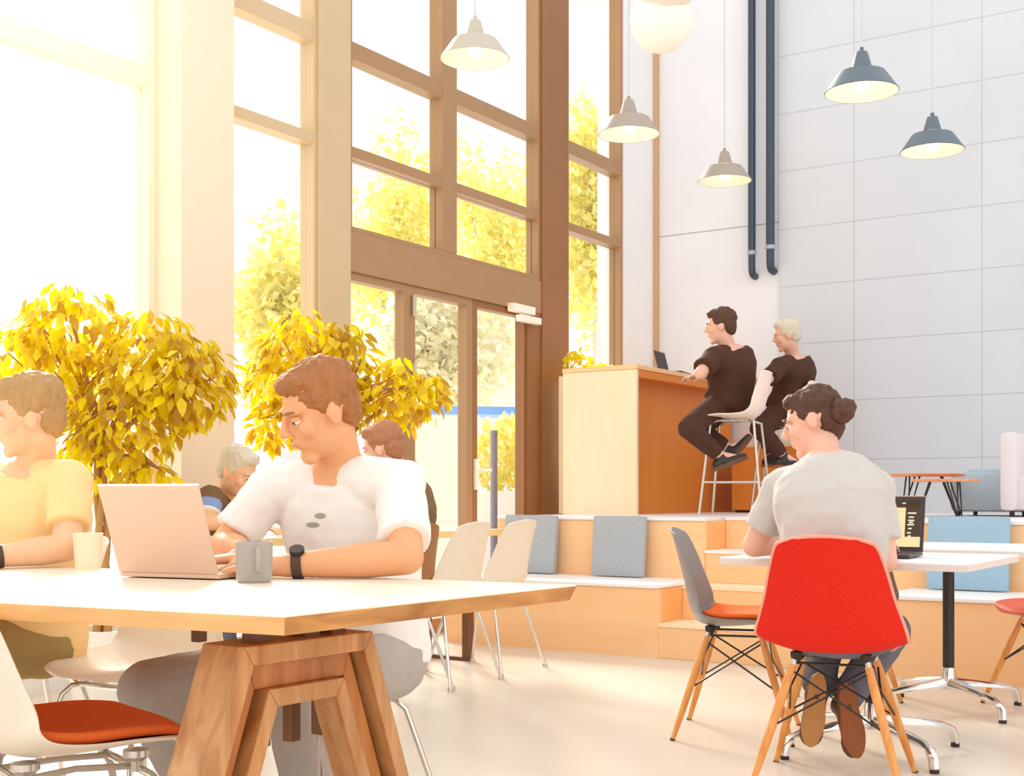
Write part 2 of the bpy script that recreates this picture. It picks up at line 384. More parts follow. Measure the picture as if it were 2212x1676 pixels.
# ------------------------------------------------------------------ tiered seating
YF, YU, ZL, ZT = 6.62, 7.25, .42, .80
XL, XS1, XS2, XR = -4.87, -3.33, -2.05, 3.5
def tier(name, x0, x1, label):
    r = thing(name, label, 'seating', (x0, YF, 0)); w = x1-x0
    MB().box(0, w, 0, .03, 0, ZL-.022).build('front_panel', M['birch'], r)
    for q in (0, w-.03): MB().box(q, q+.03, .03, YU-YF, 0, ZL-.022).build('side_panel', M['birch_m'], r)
    MB().box(0, w, -.012, YU-YF-.001, ZL-.02, ZL).build('seat_cap', M['cap'], r, bevel=.004)
    MB().box(0, w, YU-YF, YU-YF+.03, ZL-.02, ZT-.022).build('back_panel', M['birch'], r)
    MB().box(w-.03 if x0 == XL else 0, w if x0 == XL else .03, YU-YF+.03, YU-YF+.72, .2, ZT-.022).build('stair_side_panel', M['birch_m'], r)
    MB().box(0, w, YU-YF-.012, YU-YF+.05, ZT-.02, ZT+.001).build('top_cap', M['cap'], r, bevel=.004)
    return r
tier('tiered_bench', XL, XS1, 'peach plywood tiered bench by the glass door, two grey cushions on it')
tier('tiered_bench', XS2, XR, 'peach plywood tiered bench right of the steps, behind the white tables')
st = thing('stair', 'peach plywood steps between the two tiered benches', 'stairs', (XS1, YF, 0)); w = XS2-XS1
for i, (y0, y1, z) in enumerate(((.0, .32, .20), (.32, .64, .40), (.64, .96, .60), (.96, 1.02, .80))):
    s_ = MB().box(0.001, w-.001, y0, 1.02, z-.20+.001, z-.018).build('step', M['birch'], st)
    MB().box(.001, w-.001, y0-.008, y1, z-.018, z).build('tread', M['cap'] if i > 1 else M['birch_v'], s_)
pf = thing('platform', 'raised platform floor carrying the bar counter, stools and lounge seats', 'platform', (0, YU, 0))
pm = MB().box(XL, XS1-.04, .06, YB-YU-.021, .70, ZT); pm.box(XS1-.04, XS1, .74, YB-YU-.021, .70, ZT); pm.box(XS1, XS2, .40, YB-YU-.021, .7, ZT); pm.box(XS2+.04, XR, .06, YB-YU-.021, .7, ZT); pm.box(XS2, XS2+.04, .74, YB-YU-.021, .70, ZT); pm.build('deck', M['cap'], pf)
MB().box(XL, XL+.04, .04, YB-YU-.03, 0, .7).build('side_panel', M['birch'], pf)

def cushion(label, x, wd=.37, hh=.385, m='cushion', tilt=.10, rz=0):
    t = MB(); n = 10
    def prof(a): return max(0., 1-abs(a)**7)
    vs = []; fs = []
    for side in (1, -1):
        o = len(vs)
        for i in range(n+1):
            for j in range(n+1):
                a = 2*i/n-1; b = 2*j/n-1
                th = .018+.016*prof(a)*prof(b)
                vs.append((a*wd/2*(1-.015*abs(b)**8), side*th, hh/2+b*hh/2*(1-.015*abs(a)**8)))
        for i in range(n):
            for j in range(n): q = (o+i*(n+1)+j, o+(i+1)*(n+1)+j, o+(i+1)*(n+1)+j+1, o+i*(n+1)+j+1); fs.append(q if side > 0 else q[::-1])
    k = (n+1)**2
    ring = [i*(n+1) for i in range(n+1)]+[n*(n+1)+j for j in range(1, n+1)]+[i*(n+1)+n for i in range(n-1, -1, -1)]+[j for j in range(n-1, 0, -1)]
    for a, b in zip(ring, ring[1:]+ring[:1]): fs.append((a, b, b+k, a+k))
    R = Matrix.Rotation(-tilt, 3, 'X')
    t.add([R @ Vector(v) for v in vs], fs)
    o = t.build('cushion', M[m], None, smooth=True)
    o.location = (x, YU-.055-math.sin(tilt)*hh, ZL+.002+math.sin(tilt)*.03); o.rotation_euler = (0, 0, rz)
    return tag(o, label, 'cushion', 'cushions on the tiered benches')
cushion('blue-grey felt back cushion at the left end of the bench, beside the glass door', -4.56, .40)
cushion('blue-grey felt back cushion in the middle of the left tiered bench', -3.89, .37)
cushion('light blue felt back cushion on the right bench, seen over the white tables', -1.73, .43, .40, 'cushion_b')

# ------------------------------------------------------------------ bar counter
b = thing('bar_counter', 'tall plywood bar counter on the platform, cream end and orange side', 'counter', (-4.92, 8.2, ZT))
cw, cl, ch = .62, 2.0, 1.09
MB().box(0, cw, 0, .03, 0, ch-.035).build('end_panel', M['birch_v'], b)
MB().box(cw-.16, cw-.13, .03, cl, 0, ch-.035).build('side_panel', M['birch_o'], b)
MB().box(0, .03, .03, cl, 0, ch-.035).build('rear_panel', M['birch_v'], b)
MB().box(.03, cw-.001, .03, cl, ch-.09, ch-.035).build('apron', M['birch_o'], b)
MB().box(-.005, cw+.005, -.005, cl, ch-.033, ch).build('counter_top', M['birch'], b, bevel=.003)
ZC = ZT+ch
bb = thing('storage_box', 'low orange plywood box against the back wall, behind the bar stools', 'box', (-4.22, 9.72, ZT))
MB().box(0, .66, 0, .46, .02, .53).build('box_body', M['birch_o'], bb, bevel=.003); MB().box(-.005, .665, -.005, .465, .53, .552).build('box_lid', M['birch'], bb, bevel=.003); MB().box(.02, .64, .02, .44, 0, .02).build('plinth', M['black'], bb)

# ------------------------------------------------------------------ shells and chairs
def shell(prof, dish, mname, nx=16, thick=.008, ns=5):
    """prof: list of (y, z, halfwidth); dish: list of (edge raise dz, edge forward dy)"""
    P = catmull([tuple(p)+tuple(q) for p, q in zip(prof, dish)], ns)
    vs = []; fs = []
    for (y, z, hw, dz, dy) in P:
        for i in range(nx+1):
            a = 2*i/nx-1; e = abs(a)**2.2
            vs.append((a*hw, y+dy*e, z+dz*e))
    n = nx+1
    for r in range(len(P)-1):
        for i in range(nx): fs.append((r*n+i, r*n+i+1, (r+1)*n+i+1, (r+1)*n+i))
    return vs, fs
SIDE = [(.225, .418, .165), (.215, .435, .195), (.17, .447, .218), (.08, .440, .232), (-.02, .430, .238), (-.10, .430, .239), (-.155, .452, .238), (-.185, .52, .226), (-.205, .61, .204), (-.228, .70, .182), (-.248, .775, .158), (-.258, .80, .135), (-.262, .812, .095)]
SDISH = [(.0, -.05), (.004, -.03), (.012, -.005), (.028, 0), (.04, 0), (.05, .01), (.05, .035), (.02, .06), (0, .055), (0, .045), (0, .03), (-.006, .022), (-.008, .015)]
def make_shell(name, prof, dish, m, parent, thick=.009):
    vs, fs = shell(prof, dish, None)
    me = MB().add(vs, fs)
    o = me.build(name, m, parent, smooth=True, auto=False)
    md = o.modifiers.new('s', 'SOLIDIFY'); md.thickness = thick; md.offset = 0
    md2 = o.modifiers.new('b', 'SUBSURF'); md2.levels = 1; md2.render_levels = 2
    return o
def seat_pad(parent, m='pad', name='seat_pad'):
    t = MB(); prof = [(.20, .446, .17), (.17, .452, .19), (.08, .446, .205), (-.02, .437, .208), (-.10, .438, .20), (-.135, .447, .17)]
    dish = [(.0, -.03), (.008, -.01), (.024, 0), (.033, 0), (.04, .01), (.04, .03)]
    vs, fs = shell(prof, dish, None)
    o = t.add([(x, y, z+.012) for x, y, z in vs], fs).build(name, M[m], parent, smooth=True, auto=False)
    md = o.modifiers.new('s', 'SOLIDIFY'); md.thickness = .022; md.offset = 0
    md = o.modifiers.new('b', 'SUBSURF'); md.levels = 1; md.render_levels = 2
    return o
def dowel_chair(label, shellmat, pad=None, rim=None):
    r = thing('dowel_leg_chair', label, 'chair')
    make_shell('seat_shell', SIDE, SDISH, M[shellmat], r)
    if rim:
        vs, fs = shell(SIDE, SDISH, None); n = 17; k = len(vs)//n
        path = [vs[i*n] for i in range(k)]+[vs[(k-1)*n+j] for j in range(1, n)]+[vs[i*n+n-1] for i in range(k-2, -1, -1)]+[vs[j] for j in range(n-2, 0, -1)]
        MB().tube(path, .0065, 6, closed=True).build('shell_rim', M[rim], r, smooth=True)
    if pad: seat_pad(r, pad)
    top = {}; ft = {}
    for sx in (-1, 1):
        for sy in (-1, 1):
            a = Vector((sx*.115, sy*.10, .405)); f = Vector((sx*.235, sy*.225, 0)); top[sx, sy] = a; ft[sx, sy] = f
            g = MB().tube([f+(a-f)*t for t in (0.012, .3, .7, .96)], [.0095, .0135, .0155, .0125]).build('leg', M['dowel'], r, smooth=True)
            MB().tube([f+(a-f)*.945, a+(a-f)*.01], .0105, 8).build('leg_ferrule', M['steel'], g, smooth=True)
            MB().tube([f, f+(a-f)*.014], .0105, 8).build('foot_glide', M['rubber'], g, smooth=True)
    wq = MB()
    cs = [(-1, -1), (1, -1), (1, 1), (-1, 1)]
    for i in range(4):
        p, q = cs[i], cs[(i+1) % 4]
        wq.tube([top[p]+(ft[p]-top[p])*.08, ft[q]+(top[q]-ft[q])*.48], .0036, 6)
        wq.tube([top[q]+(ft[q]-top[q])*.08, ft[p]+(top[p]-ft[p])*.48], .0036, 6)
        wq.tube([top[p]+Vector((0, 0, -.01)), top[q]+Vector((0, 0, -.01))], .0045, 6)
    wq.build('wire_brace', M['wire'], r, smooth=True)
    for c_ in cs: MB().lathe([(.0, .436), (.02, .43), (.02, .415), (.012, .40), (0, .40)], (c_[0]*.11, c_[1]*.095, 0), 10).build('seat_mount', M['rubber'], r, smooth=True)
    return r
def tube_chair(label, shellmat, pad=None):
    r = thing('tube_leg_chair', label, 'chair')
    make_shell('seat_shell', SIDE, SDISH, M[shellmat], r)
    if pad: seat_pad(r, pad)
    for sy in (1, -1):
        pts = []
        for sx in (-1, 1):
            f = Vector((sx*.235, sy*.235, .012)); k1 = Vector((sx*.155, sy*.145, .352)); k2 = Vector((sx*.135, sy*.125, .378)); k3 = Vector((sx*.10, sy*.115, .385))
            seg = [f, lerp(f, k1, .6), k1, k2, k3]
            pts += seg if sx < 0 else seg[::-1]
        MB().tube(pts, .0085, 10).build('leg_frame', M['chrome'], r, smooth=True)
        for sx in (-1, 1):
            MB().lathe([(0, 0), (.014, 0), (.014, .012), (.009, .02), (0, .02)], (sx*.235, sy*.235, 0), 12).build('foot_glide', M['steel'], r, smooth=True)
    for sx in (-1, 1):
        mt = MB(); mt.tube([(sx*.07, .115, .385), (sx*.06, 0, .392), (sx*.07, -.115, .385)], .007, 8)
        for sy in (-1, 1): mt.lathe([(0, .43), (.028, .425), (.028, .412), (.014, .402), (.01, .38), (0, .38)], (sx*.10, sy*.11, 0), 12)
        mt.build('shock_mount', M['steel'], r, smooth=True)
    return r
c = dowel_chair('bright red felt chair on wooden dowel legs, under the woman in the off-white tee', 'red_felt', None, 'red_rim')
c.location = W(1.066, 4.2, 0); c.rotation_euler[2] = yaw_of(dr(.375, .925))
c = dowel_chair('taupe grey dowel-leg chair with an orange seat pad, left of the red chair', 'grey_shell', 'pad')
grey = c; gy = dr(.96, -.27)
c.location = W(.895, 5.05, 0); c.rotation_euler[2] = yaw_of(gy)
c = dup(grey); c['label'] = 'grey dowel-leg chair hidden behind the woman, only its leg tips showing beyond the red chair'
c.location = W(1.46, 5.66, 0); c.rotation_euler[2] = yaw_of(dr(-.40, -.92))
c = dowel_chair('coral red chair cut by the right edge of the photo, wooden dowel legs', 'red_seat')
c.location = W(2.42, 5.62, 0); c.rotation_euler[2] = yaw_of(dr(-.95, -.3))

cr = tube_chair('cream shell chair on chrome legs, nearer of the pair facing the window table', 'cream_shell')
cr.location = W(-.38, 6.42, 0); cr.rotation_euler[2] = yaw_of(dr(-.86, .5))
for (X, D, f, lab) in ((-.14, 6.9, (-.86, .5), 'cream shell chair on chrome legs, closest to the grey bench cushion'),
                       (-1.12, 3.80, (-.55, -.84), 'empty cream shell chair behind the oak table, beside the man in yellow'),
                       (-.50, 3.46, (-.5, -.86), 'cream shell chair under the man in the white tee'),
                       (-1.53, 3.93, (-.75, -.65), 'cream shell chair under the man in the yellow tee')):
    q = dup(cr); q.location = W(X, D, 0); q.rotation_euler[2] = yaw_of(dr(*f)); q['label'] = lab
q = tube_chair('cream shell chair with an orange-red seat pad, in the near left corner', 'cream_shell', 'pad')
q.location = W(-.91, 2.60, 0); q.rotation_euler[2] = yaw_of(dr(.80, .60))
q = tube_chair('brown shell chair at the window table, under the russet-haired person', 'brown_shell')
q.location = W(-.62, 6.14, 0); q.rotation_euler[2] = yaw_of(Vector((-1, .1, 0)))

# bar stools
def make_stool():
    r = thing('bar_stool', 'x', 'stool', (0, 0, 0), 0, 'white bar stools at the counter')
    prof = [(.235, .668, .16), (.22, .683, .19), (.10, .690, .22), (0, .680, .225), (-.10, .682, .225), (-.165, .72, .22), (-.20, .80, .21), (-.222, .90, .195), (-.238, .985, .175), (-.243, 1.0, .14)]
    dish = [(0, -.04), (.003, -.02), (.012, 0), (.022, 0), (.03, .01), (.03, .03), (.01, .05), (0, .045), (0, .03), (-.004, .02)]
    make_shell('seat_shell', prof, dish, M['white_shell'], r, .012)
    for sx in (-1, 1):
        for sy in (-1, 1):
            a = Vector((sx*.10, sy*.11, .662)); k = Vector((sx*.145, sy*.15, .645)); f = Vector((sx*.215, sy*.215, 0))
            MB().tube([a, lerp(a, k, .7), k+Vector((0, 0, .003)), lerp(k, f, .06), f], .0095, 8).build('leg', M['steel'], r, smooth=True)
    t = .36; R_ = []
    for sx, sy in ((-1, -1), (1, -1), (1, 1), (-1, 1)): R_.append(lerp(Vector((sx*.215, sy*.215, 0)), Vector((sx*.145, sy*.15, .645)), t))
    m_ = MB(); [m_.tube([R_[i], R_[(i+1) % 4]], .007, 8) for i in range(4)]; m_.build('foot_rest', M['steel'], r, smooth=True)
    MB().tube([(-.10, .11, .662), (-.10, -.11, .662)], .008, 8).tube([(.10, .11, .662), (.10, -.11, .662)], .008, 8).tube([(-.1, 0, .664), (.1, 0, .664)], .012, 8).build('seat_frame', M['steel'], r, smooth=True)
    return r
s1 = make_stool(); s1.location = at(1590, 1113, 8.93); s1.location.z = ZT; s1.rotation_euler[2] = yaw_of(dr(-.93, .36)); s1['label'] = 'white bar stool on steel legs nearer the camera, under the taller man in black'
s2 = dup(s1); s2.location = Vector((-3.6, 9.28, ZT)); s2['label'] = 'white bar stool partly hidden behind the woman, under the second man in black'

# ------------------------------------------------------------------ big oak table, trestle
Cc, Rr, LB, LF = W(-.378, 2.115, 0), W(.144, 2.85, 0), W(-1.475, 3.67, 0), W(-.962, 2.39, 0)
tb = (LB-Rr).normalized(); tf = (LF-Cc).normalized()
LB2, LF2 = Rr+tb*2.5, Cc+tf*2.5
T = thing('oak_table', 'large oak table on a chunky trestle in the foreground', 'table', (Cc.x, Cc.y, 0))
O = Vector((Cc.x, Cc.y, 0)); zt, th = .74, .033
tl = MB(); poly = [Cc, Rr, LB2, LF2]
inn = (tf*.5); e = (Rr-Cc).normalized()
bot = [Cc, Rr-e*.028, LB2-e*.028, LF2]
vs = [p-O+Vector((0, 0, zt)) for p in poly]+[p-O+Vector((0, 0, zt-.003)) for p in poly]+[p-O+Vector((0, 0, zt-th)) for p in bot]
tl.add(vs, []); 
tl.f.append((0, 1, 2, 3)); tl.mi.append(0)
for i in range(4):
    j = (i+1) % 4; m_ = {0: 2, 1: 1, 2: 2, 3: 1}[i]
    tl.f.append((i, i+4, j+4, j)); tl.mi.append(0)
    tl.f.append((i+4, i+8, j+8, j+4)); tl.mi.append(m_)
tl.f.append((11, 10, 9, 8)); tl.mi.append(1)
tl.build('tabletop', [M['oak_top'], M['oak_edge'], M['oak_end']], T)
# trestle portal: nested frames in the plane (e1, z), extruded along e3
pL = W(-.472, 2.247, 0); pR = W(-.275, 2.515, 0)
def trestle(shift):
    e1 = (pR-pL).normalized(); mid = (pL+pR)/2+shift-O; e3 = Vector((-e1.y, e1.x, 0))
    if e3.dot(tf) < 0: e3 = -e3
    r_ = T
    zt2 = .672; hw = (pR-pL).length/2; sp = .36          # splay per metre
    def frame(off, tk_leg, tk_top, d0, d1, m, name):
        zo = zt2-off[1]; a = hw-off[0]
        out = [(-a-sp*zo, 0), (-a, zo), (a, zo), (a+sp*zo, 0)]
        zi = zo-tk_top; ai = a-tk_leg
        inr = [(-ai-sp*zo, 0), (-ai-sp*(zo-zi)+.0, zi), (ai+sp*(zo-zi), zi), (ai+sp*zo, 0)]
        for nm, poly in (('trestle_leg', [out[0], out[1], inr[1], inr[0]]), ('trestle_beam', [out[1], out[2], inr[2], inr[1]]), ('trestle_leg', [out[2], out[3], inr[3], inr[2]])):
            MB().prism(poly, d0, d1, (e1, Vector((0, 0, 1)), e3, mid)).build(nm, m, r_, bevel=.003)
    frame((0, 0), .036, .036, 0, .112, M['oak_leg'], 'outer')
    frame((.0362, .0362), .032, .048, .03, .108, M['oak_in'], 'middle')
    frame((.0684, .0844), .034, .034, .010, .082, M['oak_leg'], 'inner')
    for q in (-.09, .03, .10): MB().box(-.02, .02, -.02, .02, zt2-.002, zt-th+.002).build('spacer', M['bracket'], r_).location = mid+e1*q+e3*.05
trestle(Vector((0, 0, 0)))
trestle(tf*1.55)
for (u, v0, v1, D, thin) in ((430, 1340, 1386, 3.0, 0), (566, 1340, 1612, 2.75, 0), (630, 1340, 1600, 2.62, 0), (692, 1340, 1585, 2.6, 1)):
    p = at(u, v1, D)-O; z1 = zt-th+.001
    m_ = MB().box(p.x-.0135, p.x+.0135, p.y-.0135, p.y+.0135, p.z, z1)
    if v1 > 1400: m_.box(p.x-.024, p.x+.024, p.y-.02, p.y+.02, EYE-(1492-HV)/F*D-.012, EYE-(1492-HV)/F*D)
    g = m_.build('hanging_post', M['bracket'], T, bevel=.003)
    if thin: MB().tube([(p.x, p.y, p.z), (p.x, p.y, .15)], .006, 8).build('rod', M['steel'], g, smooth=True)

# ------------------------------------------------------------------ laptops, mug, cups
def laptop(label, loc, rz, w, d_, h_, ang, shellm, edge, screen):
    r = thing('laptop', label, 'laptop', loc, rz)          # local: hinge on y=0, keyboard toward +Y, user at +Y
    MB().box(-w/2, w/2, 0, d_, .003, .015).build('base', shellm, r, bevel=.003)
    kb = MB()
    for i in range(12):
        for j in range(5):
            x = -w*.44+i*w*.88/12; y = .03+j*.019; kb.box(x+.001, x+w*.88/12-.002, y, y+.016, .015, .0165)
    kb.build('keyboard', M['keys'], r)
    MB().box(-.05, .05, d_-.085, d_-.012, .015, .0155).build('trackpad', edge, r)
    R_ = Matrix.Rotation(ang, 3, 'X')                       # +ang leans the lid away from +Y
    L = MB().box(-w/2, w/2, -.006, 0, 0, h_, R_)
    L.v = [v+Vector((0, .002, .016)) for v in L.v]
    lo = L.build('lid', shellm, r, bevel=.0025)
    def plate(x0, x1, z0, z1, y0, y1, nm, m, par):
        p = MB().box(x0, x1, y0, y1, z0, z1, R_); p.v = [v+Vector((0, .002, .016)) for v in p.v]; return p.build(nm, m, par)
    plate(-w/2, w/2, h_, h_+.003, -.006, .0, 'lid_edge', edge, lo)
    sc_ = plate(-w/2+.006, w/2-.006, .01, h_-.008, 0, .0012, 'screen', M['keys'], lo)
    if screen:
        plate(-w/2+.012, w/2-.012, .018, h_-.016, .0012, .0018, 'page', M['scr_cream'], sc_)
        dk = plate(-w/2+.012, -.088, .055, h_-.016, .0018, .0024, 'side_panel', M['scr_dark'], sc_)
        plate(-w/2+.012, w/2-.012, h_-.042, h_-.016, .0018, .0024, 'title_bar', M['scr_dark'], sc_)
        tx = MB()
        for (z, x, ww) in ((.035, .0, .03), (.05, .004, .018), (.062, .002, .022), (.07, .006, .014), (.078, 0, .024), (.092, .004, .012), (.108, 0, .014), (.12, .004, .01)):
            p = MB().box(-.096-x-ww, -.096-x, .0024, .0028, h_-.03-z, h_-.03-z+.005, R_); tx.add([v+Vector((0, .002, .016)) for v in p.v], p.f)
        for (x, ww) in ((-.02, .04), (-.087, .012)):
            p = MB().box(x, x+ww, .0024, .0028, h_-.028, h_-.024, R_); tx.add([v+Vector((0, .002, .016)) for v in p.v], p.f)
        tx.build('screen_text', M['scr_text'], sc_)
    return r
e2 = dr(.37, .93)
laptop('open aluminium laptop seen from behind on the oak table', W(-.823, 3.05, zt), yaw_of(e2), .285, .21, .222, .36, M['alu'], M['alu_edge'], False)
ZN = .72
laptop('open dark laptop with a bright page on screen, on the white table before the woman', W(1.345, 4.66, ZN), yaw_of(dr(-.50, -.86)), .31, .215, .205, .22, M['dark_alu'], M['alu'], True)
laptop('small dark laptop open on the bar counter', Vector((-4.50, 9.05, ZC)), yaw_of(Vector((1, .15, 0))), .27, .18, .175, .25, M['dark_alu'], M['alu'], False)
mg = thing('mug', 'blue-grey stoneware mug in front of the typing hands', 'mug', at(549, 1257, 2.935).xy.to_3d()+Vector((0, 0, zt)), yaw_of(dr(-.2, -1)))
MB().lathe([(0, 0), (.036, 0), (.041, .006), (.0425, .09), (.0425, .094), (.0395, .094), (.039, .012), (0, .01)], (0, 0, 0), 36).build('mug_body', M['mug'], mg, smooth=True)
MB().tube(catmull([(.0, .0415, .078), (.0, .056, .077), (.0, .064, .06), (.0, .06, .036), (.0, .0415, .026)], 5), .006, 10).build('handle', M['mug'], mg, smooth=True).rotation_euler[2] = .55
cp = thing('paper_cup', 'tall cream cup at the far edge of the oak table, left of the laptop', 'cup', at(190, 1226, 3.5).xy.to_3d()+Vector((0, 0, zt)))
MB().lathe([(0, .0), (.033, 0), (.034, .003), (.0405, .094), (.042, .096), (.040, .097), (.037, .09), (.031, .006), (0, .005)], (0, 0, 0), 32).build('cup_body', M['cup'], cp, smooth=True)

# ------------------------------------------------------------------ window table and its cups
rt_ = thing('window_table', 'honey oak table on brown steel frames along the window', 'table', (-4.27, 5.05, 0))
MB().box(-.28, .28, -.95, .97, .715, .75).build('tabletop', M['rear_oak'], rt_, bevel=.004)
for y in (-.8, .88):
    MB().box(-.23, -.20, y-.03, y+.03, .02, .715).box(.06, .10, y-.03, y+.03, .02, .715).box(-.23, .10, y-.03, y+.03, 0, .02).build('leg_frame', M['bracket'], rt_)
for i, (y, lab) in enumerate(((4.55, 'small white coffee cup on the window table, near the silver-haired man'), (4.72, 'white coffee cup on the window table, further from the silver-haired man'))):
    t = thing('coffee_cup', lab, 'cup', (-4.16+.04*i, y, .75), 0, 'cups on the window table')
    MB().lathe([(0, .008), (.022, .008), (.036, .05), (.038, .068), (.0355, .068), (.03, .03), (0, .014)], (0, 0, 0), 20).build('cup_body', M['china'], t, smooth=True)
    MB().lathe([(0, 0), (.04, .0), (.062, .012), (.06, .014), (.03, .006), (0, .006)], (0, 0, 0), 20).build('saucer', M['china'], t, smooth=True)
    MB().tube([(.034, 0, .055), (.052, 0, .052), (.05, 0, .03), (.028, 0, .026)], .004, 8).build('handle', M['china'], t, smooth=True)

# ------------------------------------------------------------------ white cafe tables
def cafe(label, loc, rz, hx, hy, post=True, spin=0., arm=.355):
    r = thing('cafe_table', label, 'table', loc, rz)
    t = MB(); t.box(-hx, hx, -hy, hy, ZN-.028, ZN); t.build('tabletop', M['laminate'], r, bevel=.004)
    MB().box(-hx-.001, hx+.001, -hy-.001, hy+.001, ZN-.027, ZN-.006).build('edge_band', M['lam_edge'], r)
    MB().box(-.15, .15, -.15, .15, ZN-.036, ZN-.028).build('mounting_plate', M['black'], r)
    MB().tube([(0, 0, .13), (0, 0, ZN-.03)], .025, 16).build('post', M['black'], r, smooth=True)
    MB().lathe([(.0, .085), (.032, .09), (.036, .13), (.03, .17), (.026, .185), (0, .185)], (0, 0, 0), 16).build('hub', M['chrome'], r, smooth=True)
    for i in range(4):
        a = spin+PI/2*i; dx, dy = math.cos(a), math.sin(a); n_ = Vector((-dy, dx, 0)); D_ = Vector((dx, dy, 0))
        rings = []
        for (s, z, hwid, hh) in ((.02, .118, .024, .022), (.15, .105, .021, .016), (.30, .088, .018, .012), (.34, .078, .018, .014), (.357, .05, .017, .014), (.362, .014, .017, .012)):
            c_ = D_*s*arm/.355+Vector((0, 0, z))
            ax2 = Vector((0, 0, 1)) if s < .335 else D_
            rings.append([c_+n_*hwid*p+ax2*hh*q for p, q in ((-1, -.7), (1, -.7), (1, .2), (.5, 1), (-.5, 1), (-1, .2))])
        g = MB().loft(rings).build('base_arm', M['chrome'], r, smooth=True)
        MB().tube([D_*.362*arm/.355, D_*.362*arm/.355+Vector((0, 0, .014))], .016, 12).build('foot_glide', M['rubber'], g, smooth=True)
    return r
sp_ = lambda a, b: math.atan2((RIGHT*a+FWD*b).y, (RIGHT*a+FWD*b).x)
cafe('white square table in front of the woman with the laptop on it, black post', W(1.315, 4.65, 0), 0, .43, .385, True, sp_(.105, -.315))
cafe('white table behind the laptop table, its chrome foot reaching the coral chair', W(1.92, 5.6, 0), 0, .45, .385, True, sp_(.10, -.33))

# ------------------------------------------------------------------ lounge furniture on the platform
def hairpin(label, loc, rad, h_, spin):
    r = thing('coffee_table', label, 'table', loc, 0, 'low orange tables on the platform')
    MB().lathe([(0, h_-.018), (rad-.012, h_-.018), (rad, h_-.004), (rad-.003, h_), (0, h_)], (0, 0, 0), 40).build('tabletop', M['orange_top'], r, smooth=True)
    for i in range(3):
        a = spin+2*PI/3*i
        p = Vector((math.cos(a), math.sin(a), 0)); n_ = Vector((-p.y, p.x, 0))
        MB().tube([p*rad*.45+n_*.035+UPV*(h_-.018), p*rad*.8+UPV*.006, p*rad*.45-n_*.035+UPV*(h_-.018)], .006, 8).build('leg', M['black'], r, smooth=True)
    return r
hairpin('larger round orange coffee table on black hairpin legs, behind the woman', at(1992, 1110, 8.55).xy.to_3d()+Vector((0, 0, ZT)), .275, .285, .4)
hairpin('smaller round orange coffee table beside the grey-blue armchair', at(2043, 1112, 8.2).xy.to_3d()+Vector((0, 0, ZT)), .215, .245, 1.2)
def rbox(m_, x0, x1, y0, y1, z0, z1, nm, mt, par, bv): return MB().box(x0, x1, y0, y1, z0, z1).build(nm, mt, par, bevel=bv, smooth=True)
a = thing('armchair', 'grey-blue upholstered low armchair by the concrete wall', 'armchair', at(2150, 1110, 8.85).xy.to_3d()+Vector((0, 0, ZT)), 0)
rbox(None, -.24, .30, -.3, .3, .03, .30, 'seat_block', M['sofa_g'], a, .05)
rbox(None, -.24, .30, .12, .32, .20, .33, 'backrest', M['sofa_g'], a, .05)
for x in (-.19, .24):
    for y in (-.24, .24): MB().tube([(x, y, 0), (x, y, .05)], [.014, .018], 10).build('foot', M['black'], a, smooth=True)
a = thing('high_back_sofa', 'pale blush high-backed sofa cut by the right edge of the photo', 'sofa', at(2300, 1113, 8.35).xy.to_3d()+Vector((0, 0, ZT)), 0)
rbox(None, -.33, .7, -.32, .28, .04, .28, 'seat_block', M['sofa_p'], a, .05)
rbox(None, -.335, -.22, -.36, .36, .04, .55, 'side_panel', M['sofa_p'], a, .04)
rbox(None, -.24, .7, .24, .36, .10, .56, 'backrest', M['sofa_p'], a, .05)
for x in (-.27, .6):
    for y in (-.28, .28): MB().tube([(x, y, 0), (x, y, .06)], .016, 10).build('foot', M['black'], a, smooth=True)

# ------------------------------------------------------------------ lamps and pipes
def pendant(label, u, D, x, y, zb, m, rad=.2):
    r = thing('pendant_lamp', label, 'lamp', (x, y, zb), 0, 'work-lamp pendants')
    k = rad/.2
    sh = MB().lathe([(.2*k, 0), (.203*k, .003), (.137*k, .098*k), (.13*k, .108*k), (.062*k, .122*k), (.060*k, .126*k), (.035*k, .218*k), (.030*k, .225*k), (.0, .226*k)], (0, 0, 0), 44).build('lamp_shade', m, r, smooth=True)
    MB().lathe([(.0625*k, .119*k), (.0655*k, .123*k), (.0625*k, .128*k)], (0, 0, 0), 40).build('shade_ring', M['lamp_in'], sh, smooth=True)
    MB().lathe([(.199*k, .001), (.133*k, .096*k), (.125*k, .104*k), (.055*k, .114*k), (0, .115*k)], (0, 0, 0), 44).build('shade_lining', M['lamp_in'], sh, smooth=True)
    MB().lathe([(0, .005), (.03*k, .016), (.042*k, .045), (.03*k, .08), (.018*k, .112)], (0, 0, 0), 20).build('bulb', M['bulb'], r, smooth=True)
    MB().tube([(0, 0, .22*k), (0, 0, .25*k)], .012, 10).build('cord_grip', m, r, smooth=True)
    MB().tube([(0, 0, .25*k), (0, 0, 6.2-zb)], .005, 8).build('cord', M['cord'], r, smooth=True)
for (u, v, D, m, rad, lab) in ((1026, 128, 7.42, 'lamp_sand', .2, 'pale sand work-lamp pendant before the big window, highest on the left'),
                          (1358, 291, 8.3, 'lamp_taupe', .2, 'taupe work-lamp pendant in front of the narrow right window'),
                          (1565, 392, 9.6, 'lamp_taupe', .2, 'brown-grey work-lamp pendant beside the two wall pipes'),
                          (1861, 200, 7.08, 'lamp_grey', .2, 'slate blue work-lamp pendant, larger and higher of the right-hand two'),
                          (2014, 327, 8.3, 'lamp_grey', .2, 'slate blue work-lamp pendant, lower and furthest right')):
    p = at(u, v, D); pendant(lab, u, D, p.x, p.y, p.z, M[m], rad)
